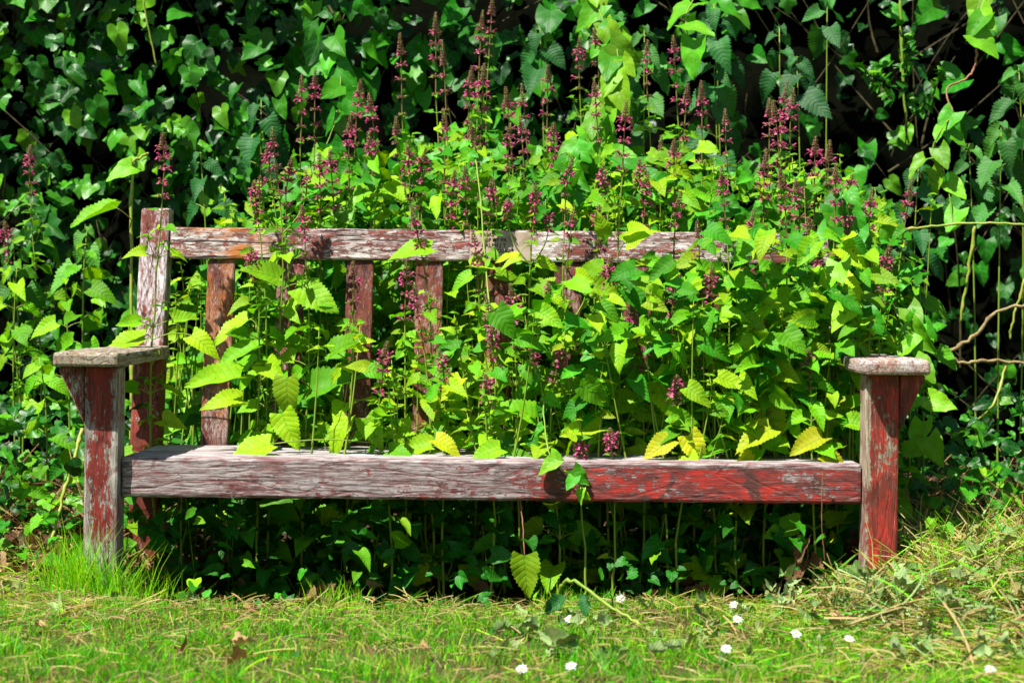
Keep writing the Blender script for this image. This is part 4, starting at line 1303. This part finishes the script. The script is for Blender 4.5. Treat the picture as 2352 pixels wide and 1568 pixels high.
def lawn_edge(x):
    return -0.21 + 0.05 * np.sin(x * 3.1 + 1) + 0.03 * np.sin(x * 9.7) + 0.14 * sstep(0.35, 0.7, x) + 0.16 * sstep(-0.75, -0.95, x)


lawn = MB()
x, y = lawn_pts(170000, -1.9, 1.9, -1.75, 0.3, lambda x, y: (y < lawn_edge(x) + NR.normal(0, 0.03, len(x))) * (0.22 + 0.78 * sstep(-0.35, 0.35, vnoise(x * 9, y * 10, 3))))
dry = sstep(-0.1, 0.7, vnoise(x * 3.3, y * 4.1, 6) + 0.6 * sstep(0.2, 0.9, x) + 0.25 * sstep(-0.9, -1.2, x))
tint = np.clip(NR.normal(0.30, 0.17, len(x)) + (NR.uniform(0, 1, len(x)) < 0.12 + 0.42 * dry + 0.25 * sstep(-0.5, -0.2, y)) * NR.uniform(0.15, 0.5, len(x)), 0, 1)
blades(lawn, x, y, NR.uniform(0.012, 0.05, len(x)) * (1 - 0.4 * dry) * (0.75 + 0.4 * sstep(-0.3, 0.5, vnoise(x * 12, y * 13, 9))), NR.uniform(0.0014, 0.0030, len(x)), NR.uniform(0.1, 1.2, len(x)), tint)
x, y = lawn_pts(30000, -3.5, 3.5, -4.0, -1.75, lambda x, y: 1.0 + 0 * x)
blades(lawn, x, y, NR.uniform(0.02, 0.05, len(x)), NR.uniform(0.003, 0.006, len(x)), NR.uniform(0.1, 1.2, len(x)), NR.uniform(0.2, 0.7, len(x)))
tag(lawn.build('lawn_grass', M_GRASS), 'short sunlit lawn grass in front of the bench, patchy with straw', 'grass', kind='stuff')

# strands: thin ribbons lying on the ground
def strands(mb, x, y, L, wd, tint, lift=0.02, tilt=0.25):
    k = len(x)
    a = NR.uniform(0, math.pi * 2, k); cv = NR.normal(0, 0.5, k); up = NR.normal(0, tilt, k)
    z = gz(x, y) + NR.uniform(0.004, lift, k)
    rows = 5
    V = np.zeros((k, rows, 2, 3)); A = np.zeros((k, rows, 2, 4))
    for r_ in range(rows):
        t = r_ / (rows - 1) - 0.5
        aa = a + cv * t
        cx = x + np.cos(aa) * L * t; cy = y + np.sin(aa) * L * t
        cz = z + up * L * t + 0.15 * L * (0.25 - t * t)
        cz = np.maximum(cz, gz(cx, cy) + 0.003)
        for s, sg in enumerate((-1, 1)):
            V[:, r_, s, 0] = cx - sg * np.sin(aa) * wd * 0.5
            V[:, r_, s, 1] = cy + sg * np.cos(aa) * wd * 0.5
            V[:, r_, s, 2] = cz + sg * wd * 0.4
            A[:, r_, s, 0] = s; A[:, r_, s, 1] = r_ / (rows - 1)
    A[..., 2] = tint[:, None, None]; A[..., 3] = NR.uniform(0, 1, k)[:, None, None]
    q = np.array([[0, 1, 3, 2], [2, 3, 5, 4], [4, 5, 7, 6], [6, 7, 9, 8]])
    Q = (q[None] + (np.arange(k) * 10)[:, None, None]).reshape(-1, 4)
    mb.add(V.reshape(-1, 3), Q, A.reshape(-1, 4))


cl = MB()
x, y = lawn_pts(34000, -1.9, 1.9, -1.6, 0.5, lambda x, y: np.clip(0.12 + 0.25 * sstep(-0.55, -0.25, y) + 0.9 * sstep(0.1, 0.9, x) + 0.5 * sstep(-0.7, -1.1, x) * sstep(-0.6, -0.2, y), 0, 1) * (y < lawn_edge(x) + 0.08 + 0.5 * sstep(0.7, 0.85, np.abs(x + 0.1))))
strands(cl, x, y, NR.uniform(0.02, 0.085, len(x)), NR.uniform(0.0008, 0.0020, len(x)), np.where(NR.uniform(0, 1, len(x)) < 0.3, NR.uniform(0.2, 0.6, len(x)), NR.uniform(0.75, 1.0, len(x))), lift=0.03)
# heap at the right
cl2 = MB()
x = NR.uniform(0.55, 1.9, 4200); y = NR.normal(-0.15, 0.35, 4200)
s_ = (x > 0.80) | (y < -0.05); x, y = x[s_], y[s_]
strands(cl2, x, y, NR.uniform(0.02, 0.12, len(x)), NR.uniform(0.001, 0.004, len(x)), NR.uniform(0.25, 1.0, len(x)), lift=0.07, tilt=0.5)
x = NR.uniform(-1.9, 0.6, 4500); y = -0.15 - NR.uniform(0, 1, 4500) ** 2 * 1.0
strands(cl2, x, y, NR.uniform(0.015, 0.06, len(x)), NR.uniform(0.001, 0.002, len(x)), NR.uniform(0.3, 0.8, len(x)), lift=0.03, tilt=0.4)
tag(cl2.build('withered_stalks', M_DRY), 'brown and tan withered stalks mixed through the clippings', 'clippings', kind='stuff')
x = NR.normal(1.02, 0.26, 5200); y = NR.normal(0.02, 0.24, 5200)
s_ = (x > 0.55) & ((x > 0.80) | (y < -0.03)); x, y = x[s_], y[s_]
strands(cl, x, y, NR.uniform(0.04, 0.16, len(x)), NR.uniform(0.001, 0.0028, len(x)), np.where(NR.uniform(0, 1, len(x)) < 0.45, NR.uniform(0.1, 0.55, len(x)), NR.uniform(0.8, 1.0, len(x))), lift=0.08, tilt=0.55)
tag(cl.build('dry_clippings', M_GRASS), 'dry straw and cut grass strewn on the lawn and heaped at the right', 'clippings', kind='stuff')

wl = MB()
def wilt(n, xf, yf, size, tint, tp, mi=0, lift=0.03):
    x = xf(n); y = yf(n)
    T = np.stack([x, y, gz(x, y) + NR.uniform(0.008, lift, n)], 1)
    a = NR.uniform(0, 6.28, n)
    d = np.stack([np.cos(a), np.sin(a), NR.uniform(-0.3, 0.5, n)], 1)
    nn = np.array([0, -0.2, 1.0]) + NR.normal(0, 0.5, (n, 3))
    scatter(wl, tp, T, d, nn, NR.uniform(size[0], size[1], n), NR.uniform(tint[0], tint[1], n), NR.uniform(0, 1, n), mi)
wilt(420, lambda n: NR.normal(1.0, 0.28, n).clip(0.5, 1.9), lambda n: NR.normal(-0.22, 0.2, n), (0.015, 0.05), (0.66, 1.0), T_CURL, lift=0.08)
wilt(110, lambda n: NR.uniform(-0.1, 1.3, n), lambda n: NR.uniform(-0.9, -0.3, n), (0.02, 0.05), (0.75, 1.0), T_CURL, lift=0.025)
wilt(40, lambda n: NR.uniform(-1.5, -0.9, n), lambda n: NR.uniform(-0.3, 0.9, n), (0.03, 0.07), (0.7, 1.0), T_CURL)
wilt(14, lambda n: NR.uniform(-1.3, 0.6, n), lambda n: NR.uniform(-0.9, -0.2, n), (0.02, 0.045), (0.3, 0.6), T_CURL)
tag(wl.build('wilted_leaves', M_DRY), 'grey-green wilted leaves scattered over the clippings', 'wilted leaves', kind='stuff')

lit = MB()
wl2, wl = wl, lit
for (a, b, n) in ((-1.75, -0.9, 650), (0.85, 1.75, 650), (-0.85, 0.8, 260)):
    wilt(n, lambda n: NR.uniform(a, b, n), lambda n: NR.uniform(0.1, 1.6, n), (0.02, 0.06), (0.0, 0.62), T_CURL, lift=0.05)
k = 0
x = np.concatenate([NR.uniform(-1.8, -0.9, 900), NR.uniform(0.85, 1.8, 1300)]); y = NR.uniform(0.15, 1.6, len(x))
strands(lit, x, y, NR.uniform(0.06, 0.25, len(x)), NR.uniform(0.0015, 0.003, len(x)), NR.uniform(0.1, 0.6, len(x)), lift=0.12, tilt=0.7)
tag(lit.build('leaf_litter', M_DRY), 'brown dead leaves and dry stalks under the hedge at both sides of the bench', 'leaf litter', kind='stuff')

# weeds creeping from under the bench on to the lawn
ew = MB()
leaf_field(ew, T_HEART, 260, (-0.85, 0.85, -0.36, 0.04, -0.05, 0.05), (0.010, 0.028), (0.1, 0.7), dens=lambda T: sstep(0.05, 0.5, vnoise(T[:, 0] * 6, T[:, 1] * 5, 2)), mi=0, face=0.3, spread=0.4)
leaf_field(ew, T_WOUND, 200, (-0.9, 0.85, -0.24, 0.14, -0.06, 0.15), (0.022, 0.06), (0.05, 0.7), dens=lambda T: sstep(0.0, 0.6, vnoise(T[:, 0] * 5, T[:, 1] * 5, 7)), mi=1, face=0.3, spread=0.4)
leaf_field(ew, T_HEART, 420, (-1.5, 1.5, -1.1, -0.2, -0.03, 0.012), (0.007, 0.016), (0.1, 0.8), dens=lambda T: sstep(0.0, 0.5, vnoise(T[:, 0] * 7, T[:, 1] * 8, 12)), mi=0, face=0.1, spread=0.3)
tag(ew.build('lawn_weeds', [M_BIND, M_WOUND]), 'small green weeds and clover creeping from under the bench into the lawn', 'weeds', kind='stuff')

# low ground cover each side of the bench
gc = MB()
for (a, b, n) in ((-1.8, -0.95, 420), (0.92, 1.8, 420)):
    leaf_field(gc, T_IVY, int(n * 1.6), (a, b, 0.25, 1.5, -0.02, 0.36), (0.022, 0.055), (0.0, 0.9), mi=0, face=0.4, spread=0.6)
    leaf_field(gc, T_WOUND, n // 2, (a, b, 0.1, 1.2, -0.02, 0.2), (0.03, 0.06), (0.2, 0.7), mi=2, face=0.4, spread=0.5)
    leaf_field(gc, T_HEART, n // 3, (a, b, 0.1, 1.3, -0.02, 0.12), (0.03, 0.05), (0.3, 0.8), mi=1, face=0.4)
tag(gc.build('ground_cover', [M_IVY, M_BIND, M_WOUND]), 'creeping ivy and small green leaves on the ground beside both bench ends', 'ground cover', kind='stuff')


# grass tufts
def tuft(px, y, n, h, label, spread=0.05, tint=(0.35, 0.62)):
    b = gbase(px, y)
    root = thing('grass_tuft', b, label, 'grass tuft', None)
    mb = MB()
    x = NR.normal(b[0], spread, n); yy = NR.normal(b[1], spread * 0.5, n)
    blades(mb, x, yy, NR.uniform(0.4, 1.0, n) * h, NR.uniform(0.002, 0.0038, n), NR.uniform(0.05, 0.75, n), NR.uniform(*tint, n))
    mb.build('blades', M_GRASS, root)


tuft(215, -0.06, 260, 0.19, 'tall bright grass tuft in front of the left front leg', 0.05)
tuft(160, -0.02, 130, 0.15, 'looser grass tuft left of the left front leg', 0.04)
tuft(330, -0.05, 130, 0.13, 'sprawling grass tuft right of the left front leg', 0.04)
tuft(1900, -0.05, 90, 0.09, 'thin grass tuft left of the right front leg', 0.035)
tuft(2020, -0.08, 130, 0.07, 'low grass tuft at the foot of the right front leg', 0.05, (0.4, 0.8))
tuft(1290, -0.16, 120, 0.08, 'short grass tuft on the lawn edge below the middle of the front rail', 0.035)
tuft(760, -0.18, 140, 0.08, 'short grass tuft on the lawn edge below the fourth back slat', 0.035)

# ------------------------------------------------------------------ daisies
DZ = [(1425, 1378, 'daisy furthest back, just under the arched cut stem'), (1308, 1418, 'left daisy of the touching pair before the middle of the bench'),
      (1336, 1424, 'right daisy of the touching pair before the middle of the bench'), (1686, 1396, 'upper daisy of the pair in the clippings left of the right leg'),
      (1694, 1426, 'lower daisy of the pair in the clippings left of the right leg'), (1828, 1456, 'daisy in the clippings nearly below the right leg, left of two'),
      (1950, 1468, 'daisy in the clippings below the right front leg'), (1198, 1532, 'left daisy of two at the bottom edge of the lawn'),
      (1312, 1526, 'right daisy of two at the bottom edge of the lawn'), (2274, 1540, 'daisy in the lower right corner'), (1668, 1484, 'hazy daisy low in the clippings right of centre'),
      (168, 1300, 'small daisy in the weeds left of the left front leg')]
for (px, py, lab) in DZ:
    # where the line of sight meets the flower height
    hgt = 0.028
    dist = (CAMZ + 0.03 - hgt) * F / (py - VY)
    y = dist - D
    x = X(px, y); z = float(gz(x, y))
    root = thing('daisy', (x, y, z), lab, 'daisy', 'white daisies in the lawn')
    c = np.array([x, y, z + hgt])
    st = MB(); st.tube(bez((x + 0.004, y + 0.004, z - 0.005), (x, y + 0.006, z + hgt * 0.6), c, 5), 0.0008, 4); st.build('stem', M_STEM, root)
    pe = MB(); ax = unit(np.array([R.uniform(-.2, .2), -0.55, 0.8]))
    a0 = unit(np.cross(ax, (1, 0, 0))); b0 = np.cross(ax, a0)
    for k in range(18):
        a = k * 2 * math.pi / 18
        o = math.cos(a) * a0 + math.sin(a) * b0
        one_leaf(pe, T_GLOSS[0], c + 0.002 * o + 0.0004 * (k % 2) * ax, o + ax * R.uniform(0.0, 0.5), ax, R.uniform(0.0075, 0.0095), 0.5, 0, 0.75)
    pe.build('petals', M_WHITE, root)
    ce = MB(); ce.tube([c, c + ax * 0.0012, c + ax * 0.002], [0.0032, 0.003, 0.0015], 8); ce.build('flower_centre', M_YEL, root)
# the broad hairy leaf on the bent stem beside the left back post
_r = [o for o in COL.objects if o.get('label', '').startswith('tall bent green stem')][0]
_l = MB()
_b = P(268, 478, 0.74)
one_leaf(_l, T_WOUND[3], _b, (-1, -0.3, -0.32), (-0.3, -0.35, 0.9), 0.125, 0.62, 0, 1.0)
_l.build('leaf', M_WOUND, _r)
_l = MB(); _l.tube(bez(P(302, 505, 0.76), P(290, 490, 0.75), _b, 6), 0.0016, 5); _l.build('leaf_stalk', M_STEMP, _r)
